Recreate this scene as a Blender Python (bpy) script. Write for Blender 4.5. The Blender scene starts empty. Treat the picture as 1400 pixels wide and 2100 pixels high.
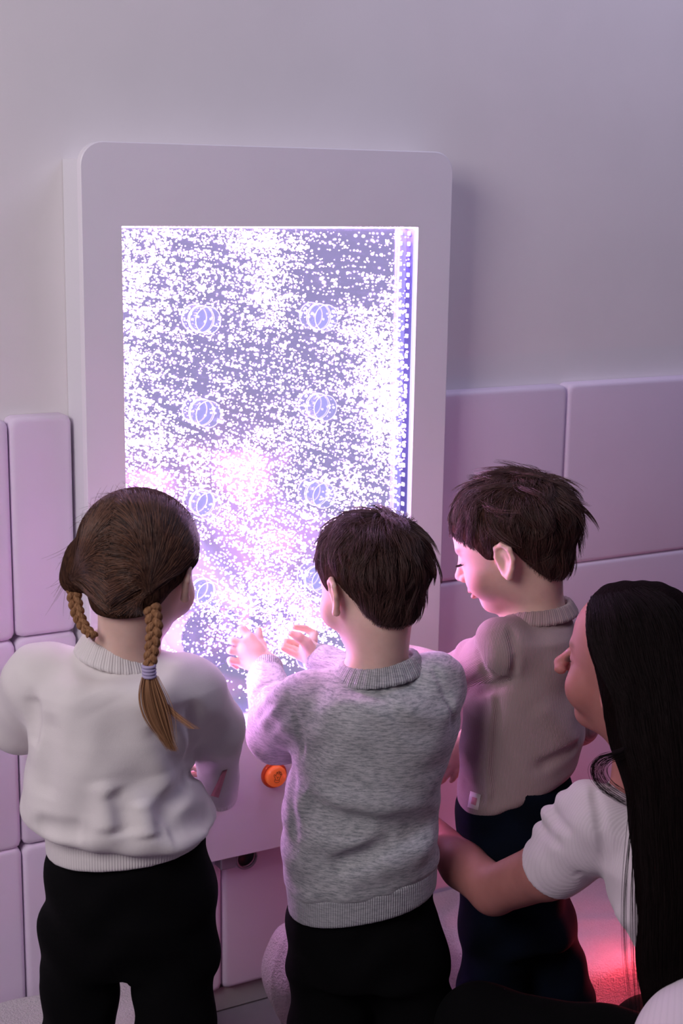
import bpy, math, random
import numpy as np
from mathutils import Matrix, Vector

random.seed(7)
RNG = np.random.default_rng(11)
SC = bpy.context.scene
COL = SC.collection

# ---------------------------------------------------------------- camera
F_PX, W_PX, H_PX = 3050.0, 1400.0, 2100.0
YAW, PITCH, ROLL = math.radians(29.396), math.radians(12.105), math.radians(-0.878)
CAM = np.array([0.0, -2.4, 1.572])
_f = np.array([math.sin(YAW) * math.cos(PITCH), math.cos(YAW) * math.cos(PITCH), -math.sin(PITCH)])
_r = np.array([math.cos(YAW), -math.sin(YAW), 0.0])
_d = np.cross(_f, _r)
_c, _s = math.cos(ROLL), math.sin(ROLL)
RT, DN, FW = _c * _r + _s * _d, -_s * _r + _c * _d, _f
HEAD = np.array([math.sin(YAW), math.cos(YAW), 0.0])       # horizontal heading of the camera
SIDE = np.array([math.cos(YAW), -math.sin(YAW), 0.0])      # horizontal right of the camera

cam_data = bpy.data.cameras.new('camera')
cam_data.sensor_fit = 'VERTICAL'
cam_data.sensor_height = 36.0
cam_data.lens = F_PX / H_PX * 36.0
cam_data.clip_start = 0.02
cam_data.dof.use_dof = True
cam_data.dof.focus_distance = 2.34
cam_data.dof.aperture_fstop = 7.0
cam = bpy.data.objects.new('camera', cam_data)
COL.objects.link(cam)
cam.matrix_world = Matrix(((RT[0], -DN[0], -FW[0], CAM[0]), (RT[1], -DN[1], -FW[1], CAM[1]),
                           (RT[2], -DN[2], -FW[2], CAM[2]), (0, 0, 0, 1)))
SC.camera = cam

# ---------------------------------------------------------------- world, lights, exposure
SC.view_settings.view_transform = 'Standard'
SC.view_settings.look = 'None'
SC.view_settings.exposure = 0.0
SC.view_settings.gamma = 1.0
SC.view_settings.use_curve_mapping = False
SC.cycles.sample_clamp_indirect = 40.0

world = bpy.data.worlds.new('room_air')
SC.world = world
world.use_nodes = True
world.node_tree.nodes['Background'].inputs[0].default_value = (0.58, 0.40, 0.82, 1)
world.node_tree.nodes['Background'].inputs[1].default_value = 0.075


def area_light(name, loc, target, size, size_y, power, color):
    d = bpy.data.lights.new(name, 'AREA')
    d.shape = 'RECTANGLE'
    d.size, d.size_y, d.energy, d.color = size, size_y, power, color
    o = bpy.data.objects.new(name, d)
    COL.objects.link(o)
    o.location = loc
    o.rotation_euler = (Vector(target) - Vector(loc)).to_track_quat('-Z', 'Y').to_euler()
    return o


area_light('window_daylight', (-1.2, -1.5, 2.4), (0.6, 0.0, 1.4), 1.3, 1.2, 40.0, (1.0, 0.91, 0.95))
area_light('wall_wash_fill', (2.2, -0.9, 3.0), (1.9, 0.0, 1.2), 1.6, 0.6, 14.0, (0.74, 0.70, 1.0))  # added fill that washes the wall from above; no lamp known there


def point_light(name, loc, power, color, radius):
    d = bpy.data.lights.new(name, 'POINT')
    d.energy, d.color, d.shadow_soft_size = power, color, radius
    o = bpy.data.objects.new(name, d)
    COL.objects.link(o)
    o.location = loc
    return o


def ray(x, y):
    return FW + RT * ((x - W_PX / 2) / F_PX) + DN * ((y - H_PX / 2) / F_PX)


def PH(x, y, h):
    """the point seen at a pixel, h metres away along the horizontal heading"""
    d = ray(x, y)
    return CAM + d * (h / d.dot(HEAD))


def PY(x, y, Y):
    """the point seen at a pixel on the vertical plane Y, parallel to the wall"""
    d = ray(x, y)
    return CAM + d * ((Y - CAM[1]) / d[1])


def PZ(x, y, z):
    d = ray(x, y)
    return CAM + d * ((z - CAM[2]) / d[2])


def MPX(p):
    """metres per pixel at a point"""
    return float((np.asarray(p) - CAM).dot(FW)) / F_PX


# ---------------------------------------------------------------- object helpers
def link(o, parent=None):
    COL.objects.link(o)
    if parent is not None:
        o.parent = parent
    return o


def tag(o, label=None, cat=None, group=None, kind=None):
    for k, v in (('label', label), ('category', cat), ('group', group), ('kind', kind)):
        if v:
            o[k] = v
    return o


def empty(name, loc=(0, 0, 0)):
    o = bpy.data.objects.new(name, None)
    o.empty_display_size = 0.05
    COL.objects.link(o)
    o.location = loc
    bpy.context.view_layer.update()
    return o


def fast_mesh(name, V, faces):
    me = bpy.data.meshes.new(name)
    V = np.asarray(V, dtype=np.float32)
    Fq = np.asarray(faces, dtype=np.int32)
    n = Fq.shape[1]
    me.vertices.add(len(V))
    me.vertices.foreach_set('co', V.ravel())
    me.loops.add(Fq.size)
    me.loops.foreach_set('vertex_index', Fq.ravel())
    me.polygons.add(len(Fq))
    me.polygons.foreach_set('loop_start', np.arange(0, Fq.size, n, dtype=np.int32))
    me.update(calc_edges=True)
    me.validate()
    return me


def obj(name, V, faces, mat, parent=None, smooth=True, sharp=None):
    """one mesh object; V in world space, kept relative to the parent's location"""
    V = np.asarray(V, dtype=float)
    if parent is not None:
        loc = np.zeros(3)
        p = parent
        while p is not None:
            loc = loc + np.array(p.location)
            p = p.parent
        V = V - loc
    ar = isinstance(faces, np.ndarray)
    if ar:
        me = fast_mesh(name, V, faces)
    else:
        me = bpy.data.meshes.new(name)
        me.from_pydata([tuple(v) for v in V], [], [tuple(f) for f in faces])
        me.update()
    if smooth:
        me.polygons.foreach_set('use_smooth', np.ones(len(me.polygons), dtype=bool))
        if sharp:
            me.set_sharp_from_angle(angle=math.radians(sharp))
    me.materials.append(mat)
    o = bpy.data.objects.new(name, me)
    return link(o, parent)


class MB:
    """collects simple shapes into one mesh"""
    def __init__(self):
        self.v, self.f = [], []

    def add(self, V, Fc):
        b = len(self.v)
        self.v += [tuple(map(float, p)) for p in V]
        self.f += [tuple(i + b for i in q) for q in Fc]
        return self

    def box(self, lo, hi, bev=0.0, ax=(0, 1, 2)):
        lo, hi = np.array(lo, float), np.array(hi, float)
        if bev <= 0:
            V = [(x, y, z) for x in (lo[0], hi[0]) for y in (lo[1], hi[1]) for z in (lo[2], hi[2])]
            return self.add(V, [(0, 1, 3, 2), (4, 6, 7, 5), (0, 4, 5, 1), (2, 3, 7, 6), (0, 2, 6, 4), (1, 5, 7, 3)])
        # box with chamfered edges: 24 vertices
        import itertools
        V, key = [], {}
        for s in itertools.product((0, 1), repeat=3):
            for a in range(3):
                p = [0, 0, 0]
                for k in range(3):
                    base = (lo, hi)[s[k]][k]
                    p[k] = base if k == a else base + (bev if s[k] == 0 else -bev)
                key[(s, a)] = len(V)
                V.append(p)
        Fc = []
        for a in range(3):
            for s in (0, 1):
                b, c = [k for k in range(3) if k != a]
                q = []
                for sb, scc in ((0, 0), (1, 0), (1, 1), (0, 1)):
                    t = [0, 0, 0]
                    t[a], t[b], t[c] = s, sb, scc
                    q.append(key[(tuple(t), a)])
                Fc.append(q)
        for a in range(3):
            b, c = [k for k in range(3) if k != a]
            for sb in (0, 1):
                for scc in (0, 1):
                    t0, t1 = [0, 0, 0], [0, 0, 0]
                    t0[a], t1[a] = 0, 1
                    t0[b] = t1[b] = sb
                    t0[c] = t1[c] = scc
                    Fc.append([key[(tuple(t0), b)], key[(tuple(t1), b)], key[(tuple(t1), c)], key[(tuple(t0), c)]])
        for s in itertools.product((0, 1), repeat=3):
            Fc.append([key[(s, 0)], key[(s, 1)], key[(s, 2)]])
        return self.add(V, Fc)

    def prism(self, pts, y0, y1):
        """outline in XZ extruded along Y"""
        n = len(pts)
        V = [(p[0], y0, p[1]) for p in pts] + [(p[0], y1, p[1]) for p in pts]
        Fc = [tuple(range(n)), tuple(range(2 * n - 1, n - 1, -1))]
        Fc += [(i, (i + 1) % n, n + (i + 1) % n, n + i) for i in range(n)]
        return self.add(V, Fc)

    def lathe_y(self, cx, cz, prof, n=32):
        """profile of (radius, y) turned about an axis along Y"""
        V, Fc = [], []
        for r, y in prof:
            for k in range(n):
                a = 2 * math.pi * k / n
                V.append((cx + r * math.cos(a), y, cz + r * math.sin(a)))
        for i in range(len(prof) - 1):
            for k in range(n):
                k2 = (k + 1) % n
                Fc.append((i * n + k, i * n + k2, (i + 1) * n + k2, (i + 1) * n + k))
        Fc.append(tuple(range(n)))
        Fc.append(tuple(range((len(prof) - 1) * n + n - 1, (len(prof) - 1) * n - 1, -1)))
        return self.add(V, Fc)

    def tube(self, pts, rad, n=8):
        pts = [np.array(p, float) for p in pts]
        rad = [rad] * len(pts) if np.isscalar(rad) else rad
        V, Fc = [], []
        ref = None
        for i, p in enumerate(pts):
            t = pts[min(i + 1, len(pts) - 1)] - pts[max(i - 1, 0)]
            t = t / (np.linalg.norm(t) + 1e-12)
            if ref is None:
                ref = np.array([0.0, 0, 1]) if abs(t[2]) < 0.9 else np.array([1.0, 0, 0])
            a = ref - t * ref.dot(t)
            if np.linalg.norm(a) < 1e-6:
                a = np.cross(t, [0.3, 0.5, 0.8])
            a = a / np.linalg.norm(a)
            ref = a
            b = np.cross(t, a)
            for k in range(n):
                w = 2 * math.pi * k / n
                V.append(p + rad[i] * (math.cos(w) * a + math.sin(w) * b))
        for i in range(len(pts) - 1):
            for k in range(n):
                k2 = (k + 1) % n
                Fc.append((i * n + k, i * n + k2, (i + 1) * n + k2, (i + 1) * n + k))
        Fc.append(tuple(range(n - 1, -1, -1)))
        Fc.append(tuple(range((len(pts) - 1) * n, len(pts) * n)))
        return self.add(V, Fc)

    def build(self, name, mat, parent=None, smooth=False, sharp=None):
        return obj(name, self.v, self.f, mat, parent, smooth, sharp)


# ---------------------------------------------------------------- signed distance modelling
def unit(v):
    v = np.asarray(v, float)
    return v / np.linalg.norm(v)


def rcone(a, b, ra, rb):
    a, b = np.asarray(a, float), np.asarray(b, float)
    ab = b - a
    L2 = max(ab.dot(ab), 1e-12)

    def fn(P):
        t = np.clip(((P - a) @ ab) / L2, 0, 1)
        return np.linalg.norm(P - a - t[:, None] * ab, axis=1) - (ra + (rb - ra) * t)
    return fn, (a + b) / 2, math.sqrt(L2) / 2 + max(ra, rb)


def ell(c, axes, R=None):
    c, axes = np.asarray(c, float), np.asarray(axes, float)

    def fn(P):
        q = P - c
        if R is not None:
            q = q @ R
        k0 = np.linalg.norm(q / axes, axis=1)
        k1 = np.linalg.norm(q / axes ** 2, axis=1)
        return np.where(k1 < 1e-9, -axes.min(), k0 * (k0 - 1) / np.maximum(k1, 1e-9))
    return fn, c, float(axes.max())


def loft(secs, U, V, ztop=None, zbot=None, rnd=0.01, n=2.0, bplane=None):
    """secs: rows of (z, cx, cy, a, b): an upright body with elliptic sections"""
    S = np.array(sorted(secs, key=lambda r: r[0]), float)
    U, V = np.asarray(U, float)[:2], np.asarray(V, float)[:2]
    zt = S[-1, 0] if ztop is None else ztop
    zb = S[0, 0] if zbot is None else zbot
    c = np.array([S[:, 1].mean(), S[:, 2].mean(), (zt + zb) / 2])
    R = (zt - zb) / 2 + S[:, 3:5].max() * 1.3 + 0.1

    def fn(P):
        z = P[:, 2]
        cx, cy, a, b = (np.interp(z, S[:, 0], S[:, k]) for k in (1, 2, 3, 4))
        dx, dy = P[:, 0] - cx, P[:, 1] - cy
        u, v = dx * U[0] + dy * U[1], dx * V[0] + dy * V[1]
        if n == 2.0:
            k0 = np.sqrt((u / a) ** 2 + (v / b) ** 2)
            k1 = np.sqrt((u / a ** 2) ** 2 + (v / b ** 2) ** 2)
            d = np.where(k1 < 1e-6, -np.minimum(a, b), k0 * (k0 - 1) / np.maximum(k1, 1e-6))
        else:
            k0 = (np.abs(u / a) ** n + np.abs(v / b) ** n) ** (1 / n)
            d = (k0 - 1) * np.minimum(a, b)
        e = z - zt
        g = (zb - z) if bplane is None else ((P - bplane[0]) @ bplane[1])
        d = smax(d, e, rnd)
        return smax(d, g, rnd * 0.6)
    return fn, c, R


def smin(a, b, k):
    if k <= 1e-6:
        return np.minimum(a, b)
    h = np.clip(0.5 + 0.5 * (b - a) / k, 0, 1)
    return b + (a - b) * h - k * h * (1 - h)


def smax(a, b, k):
    return -smin(-a, -b, k)


def poly_dist(P, pts):
    best = np.full(len(P), 1e3)
    tt = np.zeros(len(P))
    n = len(pts) - 1
    for i in range(n):
        a, b = pts[i], pts[i + 1]
        ab = b - a
        t = np.clip(((P - a) @ ab) / max(ab.dot(ab), 1e-12), 0, 1)
        d = np.linalg.norm(P - a - t[:, None] * ab, axis=1)
        m = d < best
        best = np.where(m, d, best)
        tt = np.where(m, (i + t) / n, tt)
    return best, tt


class SDF:
    def __init__(self):
        self.ops = []

    def u(self, prim, k=0.01):
        self.ops.append(('u', k, prim))
        return self

    def s(self, prim, k=0.005):
        self.ops.append(('s', k, prim))
        return self

    def chain(self, pts, rads, k=0.01):
        for i in range(len(pts) - 1):
            self.u(rcone(pts[i], pts[i + 1], rads[i], rads[i + 1]), k)
        return self

    def cut(self, fn, k=0.003):
        """intersect with the region fn < 0"""
        self.ops.append(('i', k, (fn, np.zeros(3), 1e6)))
        return self

    def disp(self, fn, c=None, R=1e6):
        self.ops.append(('d', 0.0, (fn, np.zeros(3) if c is None else c, R)))
        return self

    def crease(self, pts, depth, width):
        pts = [np.asarray(p, float) for p in pts]
        A = np.array(pts)
        c = A.mean(0)
        R = np.linalg.norm(A - c, axis=1).max() + 3 * width

        def fn(P):
            d, t = poly_dist(P, pts)
            return depth * np.exp(-(d / width) ** 2) * np.clip(np.minimum(t, 1 - t) * 5 + 0.25, 0, 1)
        return self.disp(fn, c, R)

    def fold(self, px, depth, width):
        """crease (depth > 0) or ridge (depth < 0) along a line seen on the surface"""
        pts = [self.trace(x, y) for x, y in px]
        pts = [p for p in pts if p is not None]
        if len(pts) > 1:
            self.crease(pts, depth, width)
        return self

    def ev(self, P, c=None, R=0.0):
        d = np.full(len(P), 1e3)
        for op, k, (fn, pc, pr) in self.ops:
            if c is not None and pr < 1e5:
                if np.linalg.norm(c - pc) - pr - R > 0.02 + k:
                    continue
            e = fn(P)
            if op == 'u':
                d = smin(d, e, k)
            elif op == 's':
                d = smax(d, -e, k)
            elif op == 'i':
                d = smax(d, e, k)
            else:
                d = d + e
        return d

    def trace_many(self, XY, t0=1.3, t1=3.6):
        XY = np.asarray(XY, float)
        D = FW[None] + ((XY[:, 0] - W_PX / 2) / F_PX)[:, None] * RT + ((XY[:, 1] - H_PX / 2) / F_PX)[:, None] * DN
        D /= np.linalg.norm(D, axis=1)[:, None]
        t = np.full(len(XY), t0)
        hit = np.zeros(len(XY), bool)
        live = np.ones(len(XY), bool)
        for _ in range(150):
            i = np.nonzero(live)[0]
            if not len(i):
                break
            e = self.ev(CAM + D[i] * t[i][:, None])
            ok = e < 0.0006
            hit[i[ok]] = True
            live[i[ok]] = False
            j = i[~ok]
            t[j] += np.maximum(np.minimum(e[~ok], 0.3) * 0.7, 0.0008)
            live[j[t[j] > t1]] = False
        return CAM + D * t[:, None], hit

    def trace(self, x, y):
        P, ok = self.trace_many([(x, y)])
        return P[0] if ok[0] else None

    def mesh(self, lo, hi, h, block=12):
        lo, hi = np.asarray(lo, float), np.asarray(hi, float)
        nb = np.maximum(np.ceil((hi - lo) / (h * block)).astype(int), 1)
        N = nb * block + 1
        Fd = np.empty(tuple(N), dtype=np.float32)
        I, J, K = np.meshgrid(*[np.arange(n) for n in nb], indexing='ij')
        B = np.stack([I.ravel(), J.ravel(), K.ravel()], 1)
        C = lo + (B + 0.5) * block * h
        Rb = block * h * math.sqrt(3) / 2
        dc = np.concatenate([self.ev(C[i:i + 20000]) for i in range(0, len(C), 20000)])
        ax = np.arange(block + 1) * h
        g = np.stack(np.meshgrid(ax, ax, ax, indexing='ij'), -1).reshape(-1, 3)
        act = np.abs(dc) < Rb * 1.7 + 0.006
        for q in np.nonzero(~act)[0]:
            i, j, k = B[q] * block
            Fd[i:i + block + 1, j:j + block + 1, k:k + block + 1] = 1.0 if dc[q] > 0 else -1.0
        for q in np.nonzero(act)[0]:
            i, j, k = B[q] * block
            v = self.ev(lo + B[q] * block * h + g, C[q], Rb)
            Fd[i:i + block + 1, j:j + block + 1, k:k + block + 1] = v.reshape(block + 1, block + 1, block + 1)
        return surface_nets(Fd, lo, h)


def surface_nets(Fd, lo, h):
    ins = Fd < 0
    s = ins[:-1, :-1, :-1].astype(np.int8)
    for di, dj, dk in ((1, 0, 0), (0, 1, 0), (0, 0, 1), (1, 1, 0), (1, 0, 1), (0, 1, 1), (1, 1, 1)):
        n0, n1, n2 = ins.shape
        s = s + ins[di:n0 - 1 + di, dj:n1 - 1 + dj, dk:n2 - 1 + dk]
    m = (s > 0) & (s < 8)
    cells = np.argwhere(m)
    idx = np.full(m.shape, -1, dtype=np.int32)
    idx[m] = np.arange(len(cells))
    acc = np.zeros((len(cells), 3))
    cnt = np.zeros(len(cells))
    cor = [(a, b, c) for a in (0, 1) for b in (0, 1) for c in (0, 1)]
    for a in cor:
        for k in range(3):
            if a[k] == 0:
                b = list(a)
                b[k] = 1
                fa = Fd[cells[:, 0] + a[0], cells[:, 1] + a[1], cells[:, 2] + a[2]].astype(float)
                fb = Fd[cells[:, 0] + b[0], cells[:, 1] + b[1], cells[:, 2] + b[2]].astype(float)
                x = (fa < 0) != (fb < 0)
                t = np.where(x, fa / np.where(x, fa - fb, 1), 0)
                p = np.array(a, float)[None] + t[:, None] * (np.array(b) - np.array(a))[None]
                acc += np.where(x[:, None], p, 0)
                cnt += x
    V = lo + (cells + acc / np.maximum(cnt, 1)[:, None]) * h
    quads = []
    for k in range(3):
        o1, o2 = [(1, 2), (2, 0), (0, 1)][k]
        a = ins[tuple(slice(0, -1) if q == k else slice(None) for q in range(3))]
        b = ins[tuple(slice(1, None) if q == k else slice(None) for q in range(3))]
        E = np.argwhere(a != b)
        ok = (E[:, o1] > 0) & (E[:, o2] > 0) & (E[:, o1] < m.shape[o1]) & (E[:, o2] < m.shape[o2])
        E = E[ok]
        if not len(E):
            continue
        sg = a[E[:, 0], E[:, 1], E[:, 2]]
        e1, e2 = np.zeros(3, int), np.zeros(3, int)
        e1[o1] = 1
        e2[o2] = 1
        g = lambda q: idx[q[:, 0], q[:, 1], q[:, 2]]
        Q = np.stack([g(E - e1 - e2), g(E - e2), g(E), g(E - e1)], 1)
        Q[~sg] = Q[~sg][:, ::-1]
        quads.append(Q)
    Q = np.concatenate(quads)
    return V, Q[(Q >= 0).all(1)].astype(np.int32)


# ---------------------------------------------------------------- materials
class NT:
    def __init__(self, name):
        self.m = bpy.data.materials.new(name)
        self.m.use_nodes = True
        self.t = self.m.node_tree
        self.b = self.t.nodes['Principled BSDF']
        self.out = self.t.nodes['Material Output']

    def n(self, kind, **kw):
        q = self.t.nodes.new(kind)
        for k, v in kw.items():
            setattr(q, k, v)
        return q

    def l(self, a, b):
        self.t.links.new(a, b)

    def coord(self, which='Object', scale=None):
        c = self.n('ShaderNodeTexCoord').outputs[which]
        if scale is not None:
            mp = self.n('ShaderNodeMapping')
            mp.inputs['Scale'].default_value = scale
            self.l(c, mp.inputs['Vector'])
            c = mp.outputs[0]
        return c

    def noise(self, vec, scale, detail=3.0, rough=0.5):
        q = self.n('ShaderNodeTexNoise')
        q.inputs['Scale'].default_value = scale
        q.inputs['Detail'].default_value = detail
        q.inputs['Roughness'].default_value = rough
        if vec is not None:
            self.l(vec, q.inputs['Vector'])
        return q.outputs['Fac']

    def ramp(self, fac, stops):
        q = self.n('ShaderNodeValToRGB')
        e = q.color_ramp.elements
        while len(e) < len(stops):
            e.new(0.5)
        for i, (p, c) in enumerate(stops):
            e[i].position = p
            e[i].color = (*c, 1)
        self.l(fac, q.inputs[0])
        return q.outputs[0]

    def bump(self, hgt, strength, dist, normal=None):
        q = self.n('ShaderNodeBump')
        q.inputs['Strength'].default_value = strength
        q.inputs['Distance'].default_value = dist
        self.l(hgt, q.inputs['Height'])
        if normal is not None:
            self.l(normal, q.inputs['Normal'])
        return q.outputs[0]

    def math(self, op, a, b=None):
        q = self.n('ShaderNodeMath', operation=op)
        for i, v in enumerate((a, b)):
            if v is None:
                continue
            if isinstance(v, (int, float)):
                q.inputs[i].default_value = v
            else:
                self.l(v, q.inputs[i])
        return q.outputs[0]

    def set(self, **kw):
        for k, v in kw.items():
            s = self.b.inputs[k.replace('_', ' ')]
            if hasattr(v, 'links') or hasattr(v, 'is_linked'):
                self.l(v, s)
            else:
                s.default_value = (*v, 1) if isinstance(v, tuple) and len(v) == 3 and s.type == 'RGBA' else v
        return self


def plain(name, col, rough=0.5, var=0.06, bump=0.0, bscale=300, metal=0.0, spec=0.4):
    q = NT(name)
    c = q.coord()
    a = tuple(max(0, x * (1 - var)) for x in col)
    b = tuple(min(1, x * (1 + var)) for x in col)
    q.set(Base_Color=q.ramp(q.noise(c, 6.0), [(0.3, a), (0.7, b)]), Roughness=rough, Metallic=metal)
    q.b.inputs['Specular IOR Level'].default_value = spec
    if bump > 0:
        q.set(Normal=q.bump(q.noise(c, bscale, 2), bump, 0.002))
    return q.m


M = {}
M['wall'] = plain('painted_wall', (0.82, 0.79, 0.79), 0.85, 0.02, 0.05, 500)
M['pad'] = plain('padded_vinyl', (0.80, 0.69, 0.84), 0.55, 0.02, 0.06, 700)
M['floor'] = plain('floor_carpet', (0.26, 0.22, 0.25), 0.95, 0.15, 0.6, 900)
M['base'] = plain('baseboard_paint', (0.45, 0.42, 0.42), 0.6, 0.04)
M['panel'] = plain('white_laminate', (0.86, 0.83, 0.88), 0.42, 0.015)
M['panel_side'] = plain('white_board_edge', (0.80, 0.79, 0.83), 0.5, 0.015)
M['metal'] = plain('bracket_metal', (0.30, 0.28, 0.32), 0.4, 0.05, metal=0.6)
M['black'] = plain('black_plastic', (0.012, 0.012, 0.014), 0.5)
M['orange_ring'] = plain('orange_button_ring', (0.60, 0.07, 0.015), 0.3, 0.05)
M['green_ring'] = plain('green_button_ring', (0.005, 0.06, 0.03), 0.3, 0.05)
M['print'] = plain('black_print', (0.02, 0.008, 0.006), 0.5)

q = NT('orange_button_cap')
q.set(Base_Color=(0.90, 0.20, 0.05), Roughness=0.22, Emission_Color=(1.0, 0.16, 0.03), Emission_Strength=0.18)
M['orange_cap'] = q.m
q = NT('green_button_cap')
q.set(Base_Color=(0.01, 0.16, 0.08), Roughness=0.25)
M['green_cap'] = q.m


def plush(name, col, sc=260.0, depth=0.010):
    q = NT(name)
    c = q.coord()
    n1 = q.noise(c, sc, 3, 0.65)
    n2 = q.noise(c, 22, 3)
    q.set(Base_Color=q.ramp(n1, [(0.3, tuple(x * 0.86 for x in col)), (0.7, col)]), Roughness=1.0,
          Normal=q.bump(n1, 0.8, depth, q.bump(n2, 0.4, 0.01)), Sheen_Weight=0.4, Sheen_Roughness=0.6)
    q.b.inputs['Specular IOR Level'].default_value = 0.05
    return q.m


M['plush'] = plush('white_plush', (0.78, 0.70, 0.72))
M['plush_cushion'] = plush('cushion_plush', (0.74, 0.64, 0.68), 240)

# acrylic: a clear sheet that reflects a little
def clear(name, tint, fres=1.45, rough=0.02, extra=0.0):
    q = NT(name)
    t = q.n('ShaderNodeBsdfTransparent')
    t.inputs[0].default_value = (*tint, 1)
    g = q.n('ShaderNodeBsdfGlossy')
    g.inputs['Roughness'].default_value = rough
    fr = q.n('ShaderNodeLayerWeight')
    fr.inputs['Blend'].default_value = 0.5
    mx = q.n('ShaderNodeMixShader')
    fc = q.math('MULTIPLY', q.math('POWER', fr.outputs['Facing'], 4.0), 0.8)
    q.l(q.math('ADD', fc, (fres - 1) ** 2 / (fres + 1) ** 2 + extra), mx.inputs[0])
    q.l(t.outputs[0], mx.inputs[1])
    q.l(g.outputs[0], mx.inputs[2])
    q.l(mx.outputs[0], q.out.inputs[0])
    return q.m


M['pane'] = clear('clear_acrylic_pane', (0.97, 0.97, 1.0), 1.25)
M['peg'] = clear('clear_acrylic_peg', (0.90, 0.91, 1.0), 1.30, 0.03, 0.02)
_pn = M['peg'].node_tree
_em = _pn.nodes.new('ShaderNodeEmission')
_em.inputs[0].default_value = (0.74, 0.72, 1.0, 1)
_em.inputs[1].default_value = 0.10  # faint glow added to the pegs for LED light inside the acrylic
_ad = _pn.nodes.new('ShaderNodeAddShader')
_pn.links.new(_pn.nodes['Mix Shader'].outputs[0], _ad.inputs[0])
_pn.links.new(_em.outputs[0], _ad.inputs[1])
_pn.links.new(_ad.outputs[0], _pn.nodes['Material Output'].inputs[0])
M['disc'] = clear('clear_acrylic_disc', (0.95, 0.94, 1.0), 1.3, 0.03, 0.0)
q = NT('peg_rim_glow')  # bright acrylic edges put in as emission, shared by the screws
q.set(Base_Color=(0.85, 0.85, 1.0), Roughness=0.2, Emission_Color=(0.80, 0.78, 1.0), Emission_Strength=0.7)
M['peg_rim_glow'] = q.m


def glow(name, col, strength, sampling='AUTO'):
    q = NT(name)
    e = q.n('ShaderNodeEmission')
    e.inputs[0].default_value = (*col, 1)
    e.inputs[1].default_value = strength
    q.l(e.outputs[0], q.out.inputs[0])
    q.m.cycles.emission_sampling = sampling
    return q.m


M['bubble'] = glow('bubble_scatter_glow', (1.0, 0.62, 0.88), 9.0, 'NONE')  # LED light the bubbles scatter is put in as their own emission
M['led'] = glow('led_diode', (0.95, 0.80, 1.0), 4.0)
M['led_strip'] = glow('led_strip', (0.85, 0.78, 1.0), 1.2)
M['led_base'] = glow('led_strip_bottom', (0.85, 0.42, 1.0), 45.0)
M['led_left'] = glow('led_strip_side', (1.0, 0.41, 0.83), 160.0)
M['led_top'] = glow('led_strip_top', (0.95, 0.52, 0.98), 75.0)

# the lit back of the tank: mirror foil plus emission standing in for violet edge-lit water
q = NT('tank_back_mirror_glow')
g = q.n('ShaderNodeBsdfGlossy')
g.inputs['Color'].default_value = (0.62, 0.60, 0.92, 1)
g.inputs['Roughness'].default_value = 0.10
e = q.n('ShaderNodeEmission')
e.inputs[0].default_value = (0.66, 0.58, 1.0, 1)
e.inputs[1].default_value = 0.50
a = q.n('ShaderNodeAddShader')
q.l(g.outputs[0], a.inputs[0])
q.l(e.outputs[0], a.inputs[1])
q.l(a.outputs[0], q.out.inputs[0])
M['tank_back'] = q.m
M['tank_side'] = plain('tank_side_acrylic', (0.06, 0.065, 0.17), 0.9, spec=0.0)

# ---------------------------------------------------------------- the room
def structure(o):
    o['kind'] = 'structure'
    return o


WALL_Y = 0.035
b = MB().box((-2.6, WALL_Y, 0.0), (4.6, WALL_Y + 0.15, 3.1))
wall_back = structure(b.build('wall_back', M['wall']))
b = MB().box((-2.6, -4.2, -0.1), (4.6, WALL_Y + 0.15, 0.0))
structure(b.build('floor', M['floor']))
b = MB().box((-2.6, 0.012, 0.0), (4.6, WALL_Y, 0.05), 0.004)
structure(b.build('baseboard_back', M['base']))


def rounded_pad(w, hgt, t, r, n=4):
    """cushion with a rolled edge: a box in XZ, rounded towards -Y"""
    V, rings = [], []
    for k in range(n + 1):
        a = math.pi / 2 * k / n
        ins = r * (1 - math.sin(a + 0.0)) if k else r
        ins = r * (1 - math.cos(a))
        y = -(t - r) - r * math.sin(a) if k else -(t - r)
        rings.append((ins, y))
    rings = [(0.0, 0.0)] + rings
    Fc = []
    m = 0
    cr = 0.012
    for ins, y in rings:
        pts = []
        for (sx, sz) in ((-1, -1), (1, -1), (1, 1), (-1, 1)):
            for j in range(3):
                a0 = {(-1, -1): math.pi, (1, -1): 1.5 * math.pi, (1, 1): 0, (-1, 1): 0.5 * math.pi}[(sx, sz)]
                a = a0 + j * math.pi / 4
                pts.append((sx * (w / 2 - cr - ins * 0.9) + cr * math.cos(a), y,
                            sz * (hgt / 2 - cr - ins * 0.9) + cr * math.sin(a)))
        V += pts
    n12 = 12
    for i in range(len(rings) - 1):
        for k in range(n12):
            k2 = (k + 1) % n12
            Fc.append((i * n12 + k, i * n12 + k2, (i + 1) * n12 + k2, (i + 1) * n12 + k))
    Fc.append(tuple(range((len(rings) - 1) * n12, len(rings) * n12)))
    me = bpy.data.meshes.new('wall_pad')
    me.from_pydata(V, [], Fc)
    me.update()
    me.polygons.foreach_set('use_smooth', [True] * len(me.polygons))
    me.set_sharp_from_angle(angle=math.radians(50))
    me.materials.append(M['pad'])
    return me


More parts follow.
